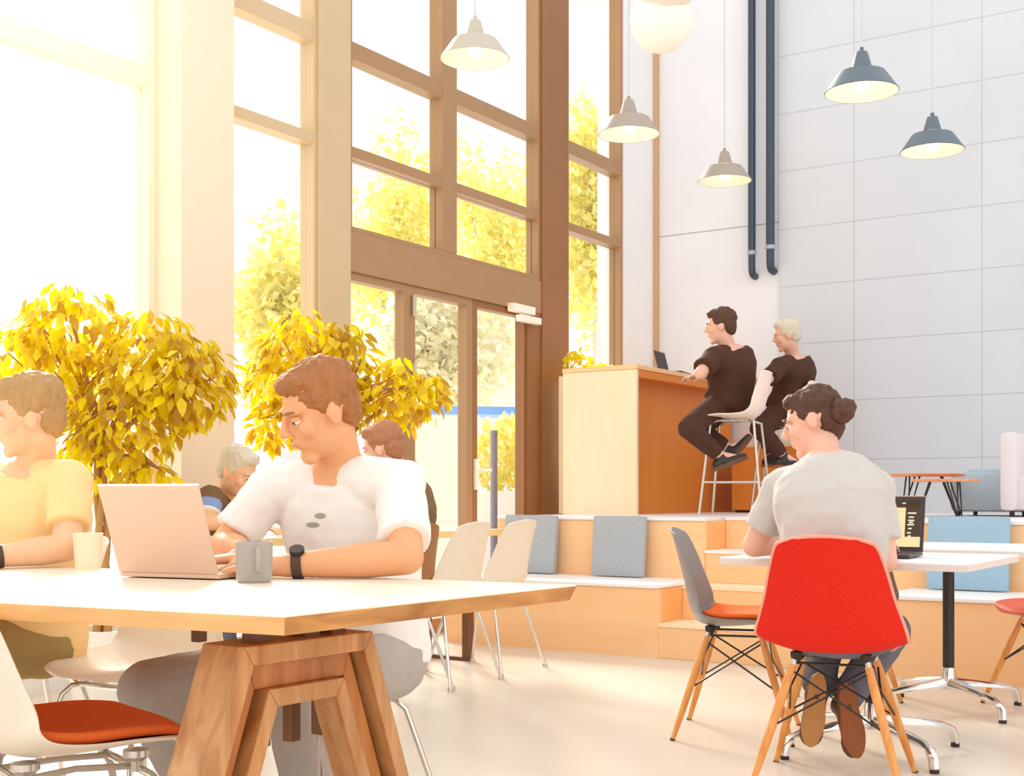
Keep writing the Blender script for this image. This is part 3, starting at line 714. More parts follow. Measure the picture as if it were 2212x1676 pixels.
p = at(1434, 30, 6.2); r = thing('paper_lantern', 'big white folded paper lantern at the top of the photo', 'lamp', p)
def lobe(nm, c_, rx, rz_, hh):
    t = MB(); rings = []
    for i in range(15):
        s = i/14; ang = -PI/2+PI*.93*s
        rr = max(math.cos(ang), .02); rings.append([Vector((c_[0]+rx*rr*math.cos(2*PI*j/40)*(1+.02*math.cos(2*PI*j/40*10)), c_[1]+rx*rr*math.sin(2*PI*j/40)*(1+.02*math.cos(2*PI*j/40*10)), c_[2]+rz_*math.sin(ang))) for j in range(40)])
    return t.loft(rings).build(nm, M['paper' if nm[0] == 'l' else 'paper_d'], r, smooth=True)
lobe('lower_lobe', (-.012, 0, -.02), .153, .165, 0); lobe('upper_lobe', (.05, -.075, .115), .15, .14, 0); lobe('upper_lobe', (-.01, .0, .24), .13, .12, 0)
MB().tube([(0, 0, .33), (0, 0, 6.2-p.z)], .005, 8).build('cord', M['cord'], r, smooth=True)
for (u, rr, z0, lab) in ((1625, .032, 2.83, 'blue-black wall pipe, left one of the pair'), (1665, .036, 2.86, 'blue-black wall pipe, right one of the pair')):
    a_ = (u-CX)/F; ry = a_*math.sin(YAW)+math.cos(YAW); D = (YB-.07)/ry; p = at(u, 300, D)
    t = thing('wall_pipe', lab, 'pipe', (p.x, YB-.08, 0), 0, 'pipes on the back wall')
    MB().tube([(0, 0, z0+.17), (0, 0, 6.2)], rr, 16).build('pipe_run', M['pipe'], t, smooth=True)
    MB().lathe([(rr*.9, z0+.15), (rr*1.2, z0+.155), (rr*1.2, z0+.185), (rr*.9, z0+.19)], (0, 0, 0), 18).build('collar', M['pipe_c'], t, smooth=True)
    MB().tube(catmull([(0, 0, z0+.16), (0, 0, z0+.05), (0, .018, z0-.005), (0, .06, z0-.02), (0, .078, z0-.02)], 4), rr*.92, 16).build('elbow', M['pipe'], t, smooth=True)

# ------------------------------------------------------------------ plants
def leaf_geo(mb, p, d_, n_, L, wd):
    s = d_.cross(n_)
    s = s.normalized() if s.length > 1e-4 else Vector((1, 0, 0))
    n2 = s.cross(d_).normalized()
    a = p; b_ = p+d_*L*.35+n2*L*.05; t = p+d_*L-n2*L*.12; m2 = p+d_*L*.7+n2*L*.0
    mb.add([a, b_+s*wd, m2+s*wd*.7, t, m2-s*wd*.7, b_-s*wd, b_-n2*L*.05, m2-n2*L*.04], [(0, 6, 1), (1, 6, 7, 2), (2, 7, 3), (0, 5, 6), (5, 4, 7, 6), (4, 3, 7)])
def rnd_dir():
    while True:
        v = Vector((random.uniform(-1, 1), random.uniform(-1, 1), random.uniform(-1, 1)))
        if .05 < v.length < 1: return v.normalized()
def ficus(label, base, blobs, nleaf, Ls, th, crook):
    r = thing('potted_tree', label, 'tree', base)
    cz = sum(b_[0].z for b_ in blobs)/len(blobs)
    tk = MB(); zt_ = cz-base.z-.05
    for k in range(3):
        pts = [Vector((.028*math.cos(k*2.1+6*s)*(1-.4*s)+crook*s*s, .028*math.sin(k*2.1+6*s)*(1-.4*s), .30+(zt_-.3)*s)) for s in [i/14 for i in range(15)]]
        tk.tube(pts, [.02-.008*i/14 for i in range(15)], 8)
    tk.build('trunk', M['bark'], r, smooth=True)
    br = MB(); lf_ = MB()
    tw = sum((b_[1][0]*b_[1][2] for b_ in blobs))
    for (c_, rad) in blobs:
        cl = c_-base
        for k in range(5):
            v = rnd_dir(); e_ = cl+Vector((v.x*rad[0]*.7, v.y*rad[1]*.7, abs(v.z)*rad[2]*.6))
            s0 = Vector((crook*.8, 0, zt_*random.uniform(.82, 1)))
            br.tube([s0, lerp(s0, e_, .5)+Vector((0, 0, .04)), e_], [.010, .007, .003], 6)
        for _ in range(int(nleaf*rad[0]*rad[2]/tw)):
            v = rnd_dir(); k = random.uniform(.45, 1.02)**.5
            p = cl+Vector((v.x*rad[0]*k, v.y*rad[1]*k, v.z*rad[2]*k))
            d_ = (Vector((v.x*.7, v.y*.7, -.75))+rnd_dir()*.55).normalized()
            n_ = (Vector((v.x, v.y, .6))+rnd_dir()*.5).normalized()
            L = random.uniform(*Ls); leaf_geo(lf_, p, d_, n_, L, L*.23)
    br.build('branch', M['bark'], r, smooth=True)
    lf_.build('foliage', M['leaf'], r, fixn=False)
    MB().lathe([(0, 0), (.13, 0), (.17, .32), (.175, .34), (.16, .34), (.155, .30), (0, .30)], (0, 0, 0), 32).build('pot', M['pot'], r, smooth=True)
    MB().lathe([(0, .305), (.154, .30)], (0, 0, 0), 24).build('soil', M['soil'], r)
    return r
def bl(u0, u1, v0, v1, D, depth): return (at((u0+u1)/2, (v0+v1)/2, D), ((u1-u0)/2/F*D, depth, (v1-v0)/2/F*D))
D1 = 5.75
ficus('large leafy ficus tree left of the pillar, behind the man in yellow', at(222, 1300, D1).xy.to_3d(),
      [bl(40, 270, 610, 800, D1, .24), bl(190, 460, 670, 900, D1, .26), bl(300, 505, 720, 920, D1-.05, .22), bl(-60, 190, 690, 900, D1, .26), bl(120, 420, 800, 1000, D1, .26), bl(100, 300, 930, 1060, D1, .2), bl(270, 372, 990, 1055, D1, .12)], 2100, (.06, .10), .02, -.02)
D2 = 7.05
ficus('leafy ficus tree behind the man in the white tee', at(735, 1290, D2).xy.to_3d(),
      [bl(530, 680, 740, 900, D2, .2), bl(560, 740, 665, 830, D2, .2), bl(680, 800, 690, 860, D2, .2), bl(545, 640, 860, 965, D2, .15), bl(780, 930, 770, 930, D2, .18), bl(880, 968, 800, 900, D2, .1), bl(640, 800, 780, 940, D2, .2)], 1300, (.07, .11), .02, 0)
# planter box beside the counter
pb = thing('planter_box', 'low planter of yellow leaves behind the bar counter', 'planter', (-5.0, 8.9, ZT))
MB().box(-.05, .06, -.55, .6, 0, 1.05).build('planter_trough', M['birch_v'], pb, bevel=.003)
lf_ = MB()
for i in range(260):
    y = random.uniform(-.52, .58); hh = .11*(1+.9*math.exp(-((y+.33)/.12)**2))
    L = random.uniform(.05, .085); leaf_geo(lf_, Vector((random.uniform(-.04, .05), y, 1.05+random.uniform(0, 1)*hh)), (rnd_dir()+Vector((0, 0, .5))).normalized(), rnd_dir(), L, L*.28)
lf_.build('foliage', M['leaf_b'], pb, fixn=False)

# outside
def out_tree(label, u, D, vtop, vbot, wpx, n, m, trunkm='pale_bark', L=(.10, .18)):
    base = at(u, HV, D).xy.to_3d(); r = thing('tree', label, 'tree', base, 0, 'sunlit trees outside the windows')
    zt_ = EYE+(HV-vtop)/F*D; zb = EYE+(HV-vbot)/F*D; rw = wpx/2/F*D; c_ = Vector((0, 0, (zt_+zb)/2)); rz_ = (zt_-zb)/2
    MB().tube([(0, 0, 0), (.05, .03, zb*.6), (-.03, 0, zb+rz_)], [.16, .12, .05], 10).build('trunk', M[trunkm], r, smooth=True)
    cl = [(rnd_dir(), random.uniform(.25, .8)) for _ in range(22)]
    f_ = MB(); br = MB()
    for v, k in cl[:12]:
        br.tube([(0, 0, zb+rz_*.3), c_+Vector((v.x*rw*k, v.y*rw*k, v.z*rz_*k))], [.05, .015], 6)
    br.build('branch', M[trunkm], r, smooth=True)
    for _ in range(n):
        v, k = random.choice(cl); w_ = rnd_dir()*random.random()**.5*.42
        q = v*k+w_
        L_ = random.uniform(*L); leaf_geo(f_, c_+Vector((q.x*rw, q.y*rw, q.z*rz_)), rnd_dir(), rnd_dir(), L_, L_*.3)
    f_.build('foliage', M[m], r, fixn=False)
for a_ in (('sunlit yellow tree seen through the narrow right window', 1290, 18, 150, 760, 330, 5200, 'leaf_out'),
           ('sunlit yellow tree behind the right half of the big window', 1090, 25, 260, 800, 330, 5200, 'leaf_out'),
           ('pale sunlit tree behind the left half of the big window', 850, 21.5, 270, 860, 360, 5200, 'leaf_out'),
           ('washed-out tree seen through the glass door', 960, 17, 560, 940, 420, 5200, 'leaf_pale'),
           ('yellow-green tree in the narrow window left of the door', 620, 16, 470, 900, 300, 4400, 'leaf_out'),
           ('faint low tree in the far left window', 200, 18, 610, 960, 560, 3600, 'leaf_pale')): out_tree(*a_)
pl = thing('garden_planter', 'white garden planter with a leafy shrub outside the right door leaf', 'planter', at(1098, HV, 11.2).xy.to_3d(), 0)
MB().box(-.34, .34, -.34, .34, 0, .98).build('planter_body', M['outside'], pl, bevel=.01)
f_ = MB()
for _ in range(1100):
    v = rnd_dir(); k = random.random()**.4; L_ = random.uniform(.05, .1)
    leaf_geo(f_, Vector((v.x*.38*k, v.y*.38*k, 1.30+v.z*.36*k)), rnd_dir(), rnd_dir(), L_, L_*.3)
f_.build('foliage', M['leaf_out'], pl, fixn=False)
gw = thing('garden_wall', 'white garden wall outside the left door leaf', 'wall', at(960, HV, 12.2).xy.to_3d(), YAW)
MB().box(-.75, .33, -.1, .1, 0, 1.70).build('wall_body', M['outside'], gw)
MB().box(-.77, .35, -.12, .12, .70, .74).build('coping', M['outside'], gw)
bs = thing('garden_canopy', 'low bright blue canopy outside, seen through the glass doors', 'canopy', at(1060, HV, 13.2).xy.to_3d(), YAW+.18)
MB().box(-.85, .5, -.3, .3, 1.76, 1.84).build('canopy_sheet', M['blue'], bs)
for x in (-.8, .45): MB().tube([(x, 0, 0), (x, 0, 1.76)], .025, 8).build('canopy_post', M['fence_d'], bs)
t = thing('garden_post', 'grey garden post in front of the shrub outside the right door leaf', 'post', at(1067, HV, 10.4).xy.to_3d())
MB().tube([(0, 0, 0), (0, 0, 1.44)], .03, 10).build('post_shaft', M['fence_d'], t, smooth=True); MB().lathe([(0, 1.44), (.035, 1.44), (.03, 1.47), (0, 1.475)], (0, 0, 0), 10).build('post_cap', M['fence_d'], t, smooth=True)
t = thing('lamp_post', 'pale grey street post seen through the narrow right window', 'post', at(1303, HV, 13).xy.to_3d())
MB().tube([(0, 0, 0), (0, 0, 6)], [.075, .055], 12).build('post_shaft', M['pale_bark'], t, smooth=True); MB().box(-.35, .05, -.05, .05, 6, 6.06).build('lamp_head', M['pale_bark'], t)

# ------------------------------------------------------------------ people
def solidify(mb, name, m, parent, off, voxel, smooth=5, wr=0., wscale=.09, fac=.5):
    """fuse overlapping shapes into one continuous skin"""
    o = mb.build(name, m, None, off=off)
    md = o.modifiers.new('r', 'REMESH'); md.mode = 'VOXEL'; md.voxel_size = voxel; md.use_smooth_shade = True
    if smooth: s_ = o.modifiers.new('s', 'SMOOTH'); s_.factor = fac; s_.iterations = smooth
    dg = bpy.context.evaluated_depsgraph_get(); dg.update()
    me = bpy.data.meshes.new_from_object(o.evaluated_get(dg)); o.modifiers.clear()
    old = o.data; o.data = me; bpy.data.meshes.remove(old); me.name = name
    if wr:
        for v, nrm in zip(me.vertices, [n.vector.copy() for n in me.vertex_normals]):
            p = v.co/wscale
            v.co += nrm*(wr*noise.noise(p)+wr*.5*noise.noise(p*2.3+Vector((5, 1, 2))))
    me.polygons.foreach_set('use_smooth', [True]*len(me.polygons))
    o.parent = parent
    return o
TORSO = [(-.10, .125, .095), (-.04, .155, .120), (.06, .160, .128), (.25, .150, .118), (.5, .158, .118), (.72, .178, .122), (.86, .168, .108), (.95, .125, .088), (1.02, .07, .066)]
def torso_rings(J, grow=0., t0=-1, t1=9, k=1., n=20):
    P, N = J['P'], J['N']; mid = J.get('mid', (P+N)/2)
    hs = (J['hL']-J['hR']).normalized(); ss = (J['sL']-J['sR']).normalized()
    out = []
    for (t, a, b_) in TORSO:
        if t < t0 or t > t1: continue
        p = P*(1-t)**2+mid*2*t*(1-t)+N*t*t; tg = ((mid-P)*(1-t)+(N-mid)*t).normalized()
        s = hs.lerp(ss, min(max(t, 0), 1)); s = (s-tg*s.dot(tg)).normalized(); f_ = tg.cross(s)*-1
        ring = []
        for j in range(n):
            q = 2*PI*j/n; cx_, sy_ = math.cos(q), math.sin(q)
            sg = lambda x: math.copysign(abs(x)**.8, x)
            ring.append(p+s*sg(cx_)*(a*k+grow)+f_*sg(sy_)*(b_*k+grow))
        out.append(ring)
    return out
def head_parts(mb, C, f_, u_, k=1.):
    l_ = u_.cross(f_).normalized(); u_ = f_.cross(l_).normalized(); ax = (l_, f_, u_)
    mb.ell(C+u_*.028*k-f_*.012*k, (.073*k, .094*k, .086*k), ax); mb.ell(C-u_*.04*k+f_*.022*k, (.057*k, .068*k, .076*k), ax)
    mb.capsule(C-u_*.098*k+f_*.068*k-l_*.012*k, C-u_*.098*k+f_*.068*k+l_*.012*k, .018*k)
    mb.capsule(C+f_*.090*k+u_*.014*k, C+f_*.108*k-u_*.020*k, .0075*k, .0115*k); 
    for s in (-1, 1):
        mb.ell(C+f_*.101*k-u_*.024*k+l_*s*.010*k, (.008*k, .009*k, .007*k), ax, 8, 6)
        mb.capsule(C+f_*.080*k+u_*.026*k+l_*s*.012*k, C+f_*.072*k+u_*.026*k+l_*s*.044*k, .0095*k)
        mb.ell(C+f_*.056*k-u_*.022*k+l_*s*.038*k, (.026*k, .026*k, .028*k), ax, 10, 8)
        mb.ell(C+l_*s*.074*k-f_*.006*k-u_*.010*k, (.009*k, .020*k, .031*k), ax, 10, 8)
    mb.capsule(C+f_*.086*k-u_*.051*k-l_*.016*k, C+f_*.086*k-u_*.051*k+l_*.016*k, .0065*k); mb.capsule(C+f_*.084*k-u_*.062*k-l_*.013*k, C+f_*.084*k-u_*.062*k+l_*.013*k, .0075*k)
    return l_, f_, u_
def hand_parts(mb, Wr, d_, nrm, side, curl=.5, k=1.):
    """palm from the wrist along d_, nrm = back of the hand, side = toward the thumb"""
    d_ = d_.normalized(); nrm = (nrm-d_*nrm.dot(d_)).normalized(); s = d_.cross(nrm).normalized()
    if s.dot(side) < 0: s = -s
    mb.capsule(Wr, Wr+d_*.03*k, .025*k, .024*k)
    for q in (-.026, -.009, .009, .026): mb.capsule(Wr+d_*.02*k+s*q*.8*k, Wr+d_*.088*k+s*q*1.05*k, .0135*k, .0105*k)
    for q, L in ((-.030, .72), (-.010, .92), (.011, 1.), (.031, .93)):
        p = Wr+d_*.088*k+s*q*k; dd = (d_+s*q*2.5).normalized(); a = curl*.45
        for i, ln in enumerate((.042, .027, .021)):
            dd2 = (dd*math.cos(a)-nrm*math.sin(a)).normalized(); e_ = p+dd2*ln*L*k
            mb.capsule(p, e_, (.0098-.0008*i)*k, (.0090-.0010*i)*k, 10); p = e_; a += curl*.5
    p = Wr+d_*.022*k+s*.024*k; dd = (d_*.72+s*.62-nrm*.3).normalized()
    mb.capsule(p, p+dd*.045*k, .0135*k, .011*k, 10); q = p+dd*.045*k; d2 = (d_*.92+s*.2-nrm*.3).normalized()
    mb.capsule(q, q+d2*.032*k, .0108*k, .009*k, 10); q2 = q+d2*.032*k; mb.capsule(q2, q2+(d_-nrm*.3).normalized()*.022*k, .009*k, .0078*k, 10)
def person(label, J, look, o_, group=None, tilt=0.):
    """J: joints in room space; o_: options (materials, voxel...)"""
    base = J['P'].xy.to_3d(); base.z = o_.get('z', 0)
    r = thing('person', label, 'person', base, 0, group)
    vx = o_.get('voxel', .006); k = o_.get('k', 1.); C = J['head']
    up = (UPV*1.0+(C-J['N']).normalized()*.3).normalized(); f_ = look.normalized(); u_ = (up-f_*up.dot(f_)).normalized()
    mb = MB(); l_, f_, u_ = head_parts(mb, C, f_, u_, k)
    mb.capsule(C-u_*.06*k-f_*.015*k, J['N']-UPV*.01, .052*k, .058*k)
    mb.loft(torso_rings(J, 0, k=k))
    for s in 'LR':
        S, E, Wr = J['s'+s], J['e'+s], J['w'+s]
        mb.capsule(lerp(J['N'], S, .35)-UPV*.03, S, .055*k, .056*k); mb.capsule(S, E, .050*k, .040*k); mb.capsule(E, lerp(E, Wr, .35), .040*k, .041*k); mb.capsule(lerp(E, Wr, .35), Wr, .041*k, .026*k)
        hd = J.get('hd'+s, (Wr-E)); hand_parts(mb, Wr, hd, J.get('hn'+s, UPV), J.get('ht'+s, UPV), J.get('curl', .5), k)
        H, K, A_ = J['h'+s], J['k'+s], J['a'+s]
        mb.capsule(H, K, .082*k, .056*k); mb.capsule(K, lerp(K, A_, .35), .054*k, .054*k); mb.capsule(lerp(K, A_, .35), A_, .054*k, .036*k)
        sn_ = J.get('sn'+s, -UPV); dd = J['t'+s]-A_; dd = (dd-sn_*dd.dot(sn_)).normalized(); mb.capsule(A_, A_+sn_*.045+dd*.09, .034*k, .024*k)
    body = solidify(mb, 'body', M[o_['skin']], r, base, vx, 3)
    # shirt
    mb = MB(); g = o_.get('g', .013)
    mb.loft(torso_rings(J, g, o_.get('hem', -.05), 1.0, k))
    for s in 'LR':
        S, E = J['s'+s], J['e'+s]; cut = o_.get('sleeve', .62)
        mb.capsule(lerp(J['N'], S, .35)-UPV*.03, S, .055*k+g, .056*k+g)
        mb.capsule(S, lerp(S, E, min(cut, 1)), .052*k+g, (.052-.008*cut)*k+g+.004, flat1=cut < 1)
        if cut > 1: mb.capsule(E, lerp(E, J['w'+s], cut-1), .044*k+g*.8, .032*k+g, flat1=True)
    solidify(mb, 'shirt', M[o_['shirt']], r, base, vx*1.25, 3, o_.get('wr', .0065))
    # trousers
    mb = MB(); mb.loft(torso_rings(J, .010, -1, .12, k))
    for s in 'LR':
        H, K, A_ = J['h'+s], J['k'+s], J['a'+s]
        mb.capsule(H, K, .084*k+.012, .058*k+.014); mb.capsule(K, lerp(K, A_, .35), .056*k+.014, .058*k+.011); mb.capsule(lerp(K, A_, .35), lerp(K, A_, .93), .058*k+.011, .040*k+.012, flat1=True)
    solidify(mb, 'trousers', M[o_['pants']], r, base, vx*1.4, 4, o_.get('wrp', .005), .08)
    # shoes
    for s in 'LR':
        A_, t_ = J['a'+s], J['t'+s]; dd = (t_-A_); sole_n = J.get('sn'+s, -UPV)
        dd = (dd-sole_n*dd.dot(sole_n)).normalized(); sd = dd.cross(sole_n).normalized()
        ctr = A_+sole_n*.045
        mb = MB(); mb.ell(ctr-dd*.035, (.036, .048, .036), (sd, dd, sole_n)); mb.ell(ctr+dd*.05+sole_n*.008, (.040, .085, .028), (sd, dd, sole_n)); mb.ell(ctr+dd*.125+sole_n*.012, (.043, .055, .022), (sd, dd, sole_n)); mb.capsule(A_, ctr, .040, .042)
        sh = solidify(mb, 'shoe', M[o_.get('shoe', 'shoe_b')], r, base, max(vx, .006), 2)
        rg = []
        for zz in (.020, .040):
            rg.append([ctr+dd*(.045+.132*math.cos(q))+sd*(.043+.005*math.cos(q))*math.sin(q)*(1-.16*math.cos(2*q)*0-.18*(1-abs(math.cos(q)))*0)*(1-.22*math.exp(-((math.cos(q)+.2)/.35)**2))+sole_n*zz for q in [2*PI*j/28 for j in range(28)]])
        MB().loft(rg).build('sole', M[o_.get('sole'+s, 'sole_b')], sh, off=base, smooth=True)
    # hair
    mb = MB(); ax = (l_, f_, u_); hk = k
    mb.ell(C+u_*.047*hk-f_*.022*hk, (.081*hk, .094*hk, .081*hk), ax)
    mb.ell(C-f_*.055*hk-u_*.005*hk, (.069*hk, .052*hk, (.078 if o_.get('longhair') else .070)*hk), ax)
    mb.ell(C+u_*.085*hk+f_*.038*hk, (.058*hk, .045*hk, .032*hk), ax)
    for s in (-1, 1): mb.ell(C+l_*s*.062*hk-f_*.006*hk+u_*.034*hk, (.017*hk, .042*hk, .045*hk), ax)
    solidify(mb, 'hair', M[o_['hair']], r, base, vx, 2, .007, .022)
    if o_.get('beard'):
        mb = MB(); mb.ell(C-u_*.072*k+f_*.026*k, (.058*k, .066*k, .050*k), ax); mb.ell(C-u_*.10*k+f_*.07*k, (.026*k, .022*k, .024*k), ax)
        solidify(mb, 'beard', M[o_['beard']], r, base, vx, 2, .004, .02)
    if o_.get('bun'):
        mb = MB(); b0 = o_['bun']; mb.ell(b0, (.044, .044, .044)); mb.ell(b0+Vector((.01, .01, .012)), (.034, .038, .036)); mb.capsule(b0, C, .03, .03)
        solidify(mb, 'hair_bun', M[o_['hair']], r, base, .006, 2, .008, .025)
    for s in (-1, 1):
        ec = C+f_*.0745*k+l_*s*.031*k+u_*.004*k; ed = (f_+l_*s*.12-u_*.12).normalized()
        e_ = MB().ell(ec, (.0112*k, .0112*k, .0100*k), ax, 14, 10).build('eye', M['eye'], r, smooth=True, off=base)
        MB().ell(ec+ed*.0078*k, (.0062*k, .0042*k, .0062*k), ax, 12, 8).build('iris', M['iris'], e_, smooth=True, off=base)
        MB().ell(ec+u_*.0042*k+f_*.0006*k, (.0135*k, .0122*k, .0080*k), ax, 14, 10).build('eyelid', M[o_['skin']], r, smooth=True, off=base)
        MB().capsule(C+f_*.090*k+l_*s*.016*k+u_*.027*k, C+f_*.080*k+l_*s*.047*k+u_*.028*k, .0045*k, .003*k, 8).build('eyebrow', M[o_['hair']], r, smooth=True, off=base)
    MB().capsule(C+f_*.0915*k-u_*.0565*k-l_*.017*k, C+f_*.0915*k-u_*.0565*k+l_*.017*k, .0028*k, None, 8).build('mouth', M['lip'], r, smooth=True, off=base)
    return r, base, (l_, f_, u_)
def seated(P, fdir, J, spread=.1, leg=.43, shin=.42, feet=.0):
    f_ = Vector(fdir); f_.z = 0; f_.normalize(); l_ = UPV.cross(f_)
    J['P'] = P; J['hL'] = P+l_*.088; J['hR'] = P-l_*.088
    for s, q in (('L', 1), ('R', -1)):
        J.setdefault('k'+s, P+f_*leg+l_*q*(.088+spread)+UPV*-.005)
        J.setdefault('a'+s, J['k'+s]+f_*feet-UPV*(J['k'+s].z-.09)); J.setdefault('t'+s, J['a'+s]+f_*.16-UPV*.05)
    return J

# man in the white tee
J = dict(head=at(690, 885, 3.30), N=at(735, 1003, 3.40), sL=at(862, 1050, 3.28), sR=at(588, 1058, 3.46), eL=at(878, 1204, 3.06), eR=at(487, 1178, 3.40), wL=at(612, 1222, 3.06), wR=at(540, 1204, 3.22),
         hdL=dr(-1, .06, -.02), hdR=dr(-.95, -.45, -.05), htL=dr(0, 1), htR=dr(.2, -1), mid=at(775, 1230, 3.50), curl=.55,
         kR=at(325, 1490, 3.02), aR=at(480, 1720, 3.15), kL=at(640, 1500, 2.95), aL=at(690, 1800, 3.05))
J = seated(at(800, 1425, 3.50), dr(-.75, -.65), J)
J['tR'] = J['aR']+dr(-.7, -.6)*.15-UPV*.05; J['tL'] = J['aL']+dr(-.7, -.6)*.15-UPV*.05
for s in 'LR': J['a'+s].z = .09
r, base, fr = person('man in a white tee and dark watch typing at the oak table', J, dr(-.80, -.42, -.42), dict(skin='skin', shirt='tee', pants='jeans_l', hair='hair_br', voxel=.0055, sleeve=.78, hem=-.06, beard=None, k=1.06))
sh_ = [c_ for c_ in kids(r) if c_.name.startswith('shirt')][0]
def patch(u0, u1, v0, v1, nm):
    org = Vector((0, 0, EYE))-base; n = 9; vs = []; fs = []
    for i in range(n):
        for j in range(n):
            a_, b_ = 2*i/(n-1)-1, 2*j/(n-1)-1
            q = at(lerp(u0, u1, .5+.5*a_*math.sqrt(1-b_*b_/2)), lerp(v0, v1, .5+.5*b_*math.sqrt(1-a_*a_/2)), 3.)-base-org
            hit, co_, nr, _ = sh_.ray_cast(org, q.normalized())
            if not hit: return
            vs.append(co_+nr*.0015)
    for i in range(n-1):
        for j in range(n-1): fs.append((i*n+j, (i+1)*n+j, (i+1)*n+j+1, i*n+j+1))
    MB().add(vs, fs).build(nm, M['print'], sh_, smooth=True)
patch(680, 704, 1108, 1120, 'shirt_print'); patch(662, 690, 1128, 1139, 'shirt_print')
wd = (J['eL']-J['wL']).normalized(); wp = J['wL']+wd*.035
MB().tube([wp-wd*.012, wp+wd*.012], .034, 20).build('watch', M['watch'], r, off=base, smooth=True)
MB().tube([wp+UPV*.030-dr(0, 1)*.012, wp+UPV*.040-dr(0, 1)*.018], .018, 20).build('watch_face', M['black'], r, off=base, smooth=True)

# man in yellow, far left
J = dict(head=at(62, 897, 3.72), N=at(78, 1003, 3.80), sL=at(150, 1045, 3.68), sR=at(5, 1045, 3.92), eL=at(146, 1182, 3.56), eR=at(-50, 1180, 3.80), wL=at(-35, 1206, 3.45), wR=at(-130, 1203, 3.62),
         hdL=dr(-1, -.1, 0), hdR=dr(-1, -.4, 0), htL=dr(0, 1), htR=dr(.1, -1))
J = seated(at(80, 1390, 3.88), dr(-.78, -.62), J, .03)
r, base, fr = person('man in a pale yellow tee at the left edge of the photo', J, dr(-.93, -.30, -.15), dict(skin='skin_l', shirt='yellow_tee', pants='olive', hair='hair_bl', voxel=.0065, sleeve=.7))
wd = (J['eL']-J['wL']).normalized(); wp = J['wL']+wd*.035
MB().tube([wp-wd*.012, wp+wd*.012], .033, 18).build('wristband', M['watch'], r, off=base, smooth=True)

# woman with the bun
J = dict(head=at(1756, 912, 4.40), N=at(1782, 1000, 4.30), sL=at(1690, 1052, 4.36), sR=at(1890, 1056, 4.24), eL=W(.84, 4.42, .765), eR=at(1912, 1212, 4.18), wL=W(1.06, 4.60, .775), wR=W(1.27, 4.44, .775),
         hdL=dr(.8, .55, -.05), hdR=dr(.55, .8, -.08), htL=dr(.6, -.6), htR=dr(-1, 0), mid=W(1.05, 4.10, .80),
         kR=at(1925, 1362, 4.60), kL=at(1790, 1365, 4.70), aR=at(1818, 1525, 4.50), aL=at(1762, 1500, 4.53))
J = seated(W(1.06, 4.17, .505), dr(.375, .925), J)
J['tR'] = at(1845, 1680, 4.46); J['tL'] = at(1742, 1655, 4.48); J['snR'] = dr(.08, -1, .12); J['snL'] = dr(-.2, -1, .05)
r, base, fr = person('woman with a dark bun in an off-white tee on the red chair', J, dr(-.86, .32, -.28), dict(skin='skin_p', shirt='tee2', pants='jeans_g', hair='hair_dk', voxel=.006, sleeve=.72, longhair=1, bun=at(1818, 888, 4.33), soleL='sole_t', soleR='sole_b', hem=-.02))

# two men in black at the bar
F1 = dr(-.84, .55); L1 = UPV.cross(F1)
P = at(1570, 872, 9.08)
J = dict(head=at(1557, 704, 8.98), N=at(1572, 752, 9.02), sL=at(1540, 775, 8.88), sR=at(1604, 775, 9.18), eL=at(1512, 806, 8.72), eR=at(1560, 815, 9.3), wL=at(1530, 808, 8.97), wR=at(1520, 812, 9.22),
         hdL=F1*.8+RIGHT*.2, hdR=F1, mid=at(1592, 815, 9.05), kL=at(1487, 925, 8.78), kR=at(1500, 925, 9.12), aL=at(1556, 985, 8.86), aR=at(1572, 968, 9.08))
J = seated(P, F1, J); J['tL'] = at(1600, 1012, 8.98); J['tR'] = at(1590, 990, 9.0)
J['snL'] = dr(.35, -.2, -.9); J['snR'] = dr(.7, -.3, -.6)
J['tL'] = J['aL']+dr(.9, 0, .05)*.16; J['tR'] = J['aR']+dr(.5, 0, .75)*.16
person('taller man in black leaning on the bar counter, nearer of the two stools', J, dr(-.90, .25, -.12), dict(skin='skin_p', shirt='black_tee', pants='black_tee', hair='hair_dk', voxel=.009, sleeve=.75, z=ZT, shoe='black', soleL='shoe_b', soleR='shoe_b', wr=.006, g=.026, k=1.05, hem=-.09))
P = Vector((-3.60, 9.27, 1.565)); off2 = Vector((0, 0, 0))
J = dict(head=at(1700, 724, 9.62), N=at(1712, 772, 9.70), sL=at(1684, 794, 9.52), sR=at(1738, 796, 9.85), eL=at(1655, 822, 9.36), eR=at(1690, 825, 9.9), wL=at(1640, 822, 9.62), wR=at(1650, 824, 9.85),
         hdL=F1, hdR=F1, mid=at(1728, 830, 9.72), kL=at(1640, 925, 9.45), kR=at(1648, 918, 9.75), aL=at(1692, 985, 9.5), aR=at(1668, 985, 9.7))
J = seated(P, F1, J); J['tL'] = J['aL']+dr(.6, 0, -.5)*.16; J['tR'] = J['aR']+dr(.6, 0, -.5)*.16
person('second man in black hunched at the bar counter, behind the seated woman', J, dr(-.92, .15, -.2), dict(skin='skin_p', shirt='black_tee', pants='black_tee', hair='hair_wh', voxel=.009, sleeve=.8, z=ZT, shoe='black', g=.022))

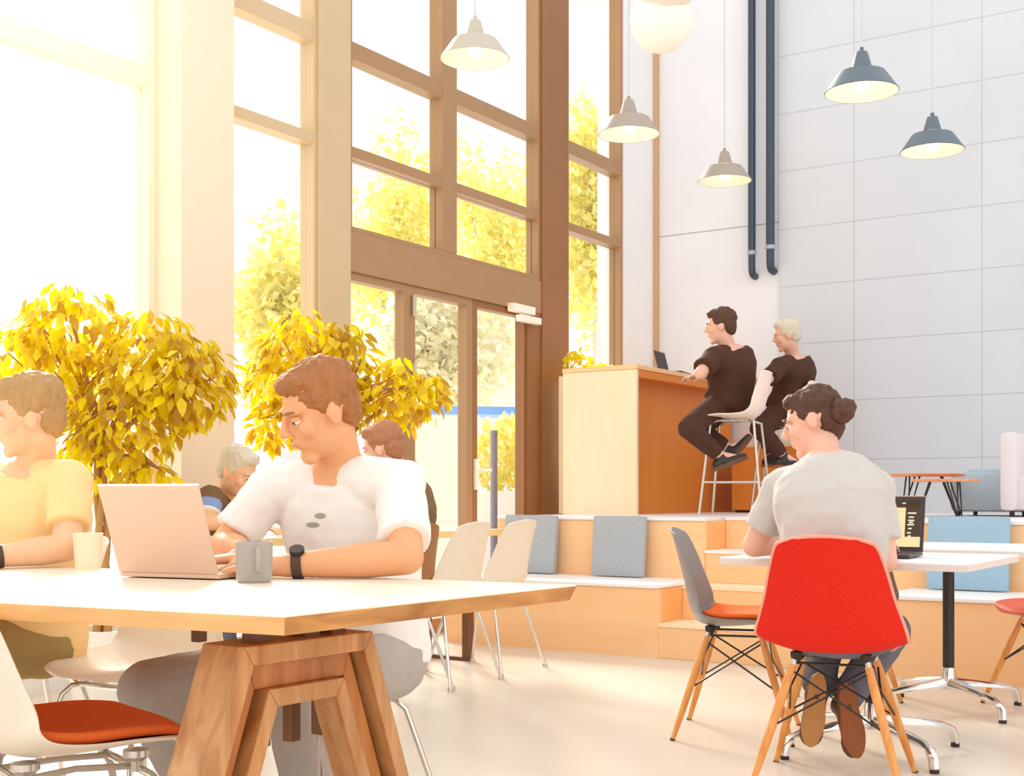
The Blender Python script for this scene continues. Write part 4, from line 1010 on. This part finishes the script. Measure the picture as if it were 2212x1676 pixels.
# silver-haired man and russet-haired person at the window table
FX = Vector((1, -.05, 0)).normalized()
J = dict(head=at(513, 1018, 6.12), N=at(482, 1085, 6.22), sR=at(452, 1078, 6.02), sL=at(496, 1082, 6.42), eR=at(446, 1128, 5.93), eL=at(520, 1140, 6.35), wR=at(512, 1128, 5.98), wL=at(560, 1140, 6.2),
         hdR=FX, hdL=FX, mid=at(455, 1180, 6.38))
J = seated(Vector((-4.80, 4.40, .50)), FX, J, .02, .38)
r, base, fr = person('silver-haired man in a dark polo leaning on the window table', J, dr(.80, -.30, -.45), dict(skin='skin_l', shirt='polo', pants='jeans_g', hair='hair_wh', voxel=.008, sleeve=.25))
S, E_ = J['sR'], J['eR']
MB().capsule(lerp(S, E_, .1), lerp(S, E_, .62), .064, .061, 18, True, True).build('blue_sleeve', M['polo_b'], r, off=base, smooth=True)
MB().tube([lerp(S, E_, .63), lerp(S, E_, .70)], .062, 18).build('sleeve_hem', M['polo_w'], r, off=base, smooth=True)
FXn = Vector((-1, .1, 0)).normalized()
J = dict(head=at(828, 968, 6.03), N=at(858, 1035, 6.1), sL=at(815, 1062, 5.95), sR=at(900, 1062, 6.25), eL=at(790, 1140, 5.95), eR=at(840, 1140, 6.35), wL=at(740, 1130, 6.12), wR=at(770, 1135, 6.4), hdL=FXn, hdR=FXn, mid=at(893, 1160, 6.15))
J = seated(W(-.61, 6.14, .50), FXn, J, .02, .36)
person('russet-haired person in brown seen past the shoulder of the man in the white tee', J, dr(-.85, .3, -.25), dict(skin='skin_p', shirt='polo', pants='jeans_d', hair='hair_rd', voxel=.008, sleeve=.7))

# ------------------------------------------------------------------ light, world, camera
wd_ = bpy.data.worlds.new('World'); scn.world = wd_; wd_.use_nodes = True
bg = wd_.node_tree.nodes['Background']; bg.inputs[0].default_value = (1, .985, .97, 1); bg.inputs[1].default_value = 1.15
def light(kind, name, loc, energy, col, target=None, **kw):
    ld = bpy.data.lights.new(name, kind); ld.energy = energy; ld.color = col
    for a_, b_ in kw.items(): setattr(ld, a_, b_)
    o = bpy.data.objects.new(name, ld); COL.objects.link(o); o.location = loc
    if target is not None: o.rotation_euler = (Vector(target)-Vector(loc)).to_track_quat('-Z', 'Y').to_euler()
    return o
sd = Vector((-.839, .6454, .5345)).normalized()
light('SUN', 'sun', sd*20, 7.5, (1, .945, .87), (0, 0, 0), angle=.35)
light('POINT', 'warm_window_lamp', at(330, -260, 5.2), 22, (1, .93, .84), shadow_soft_size=.4)  # added unseen fill that washes out the upper left of the glazed wall
cam = bpy.data.cameras.new('Camera'); co = bpy.data.objects.new('Camera', cam); COL.objects.link(co)
co.location = (0, 0, EYE); co.rotation_euler = (PI/2, 0, YAW)
cam.sensor_width = 36; cam.lens = 36*F/2212; cam.shift_y = (HV-838)/2212; cam.clip_start = .05; cam.clip_end = 200
scn.camera = co
scn.view_settings.view_transform = 'Standard'; scn.view_settings.look = 'None'; scn.view_settings.exposure = 0.25
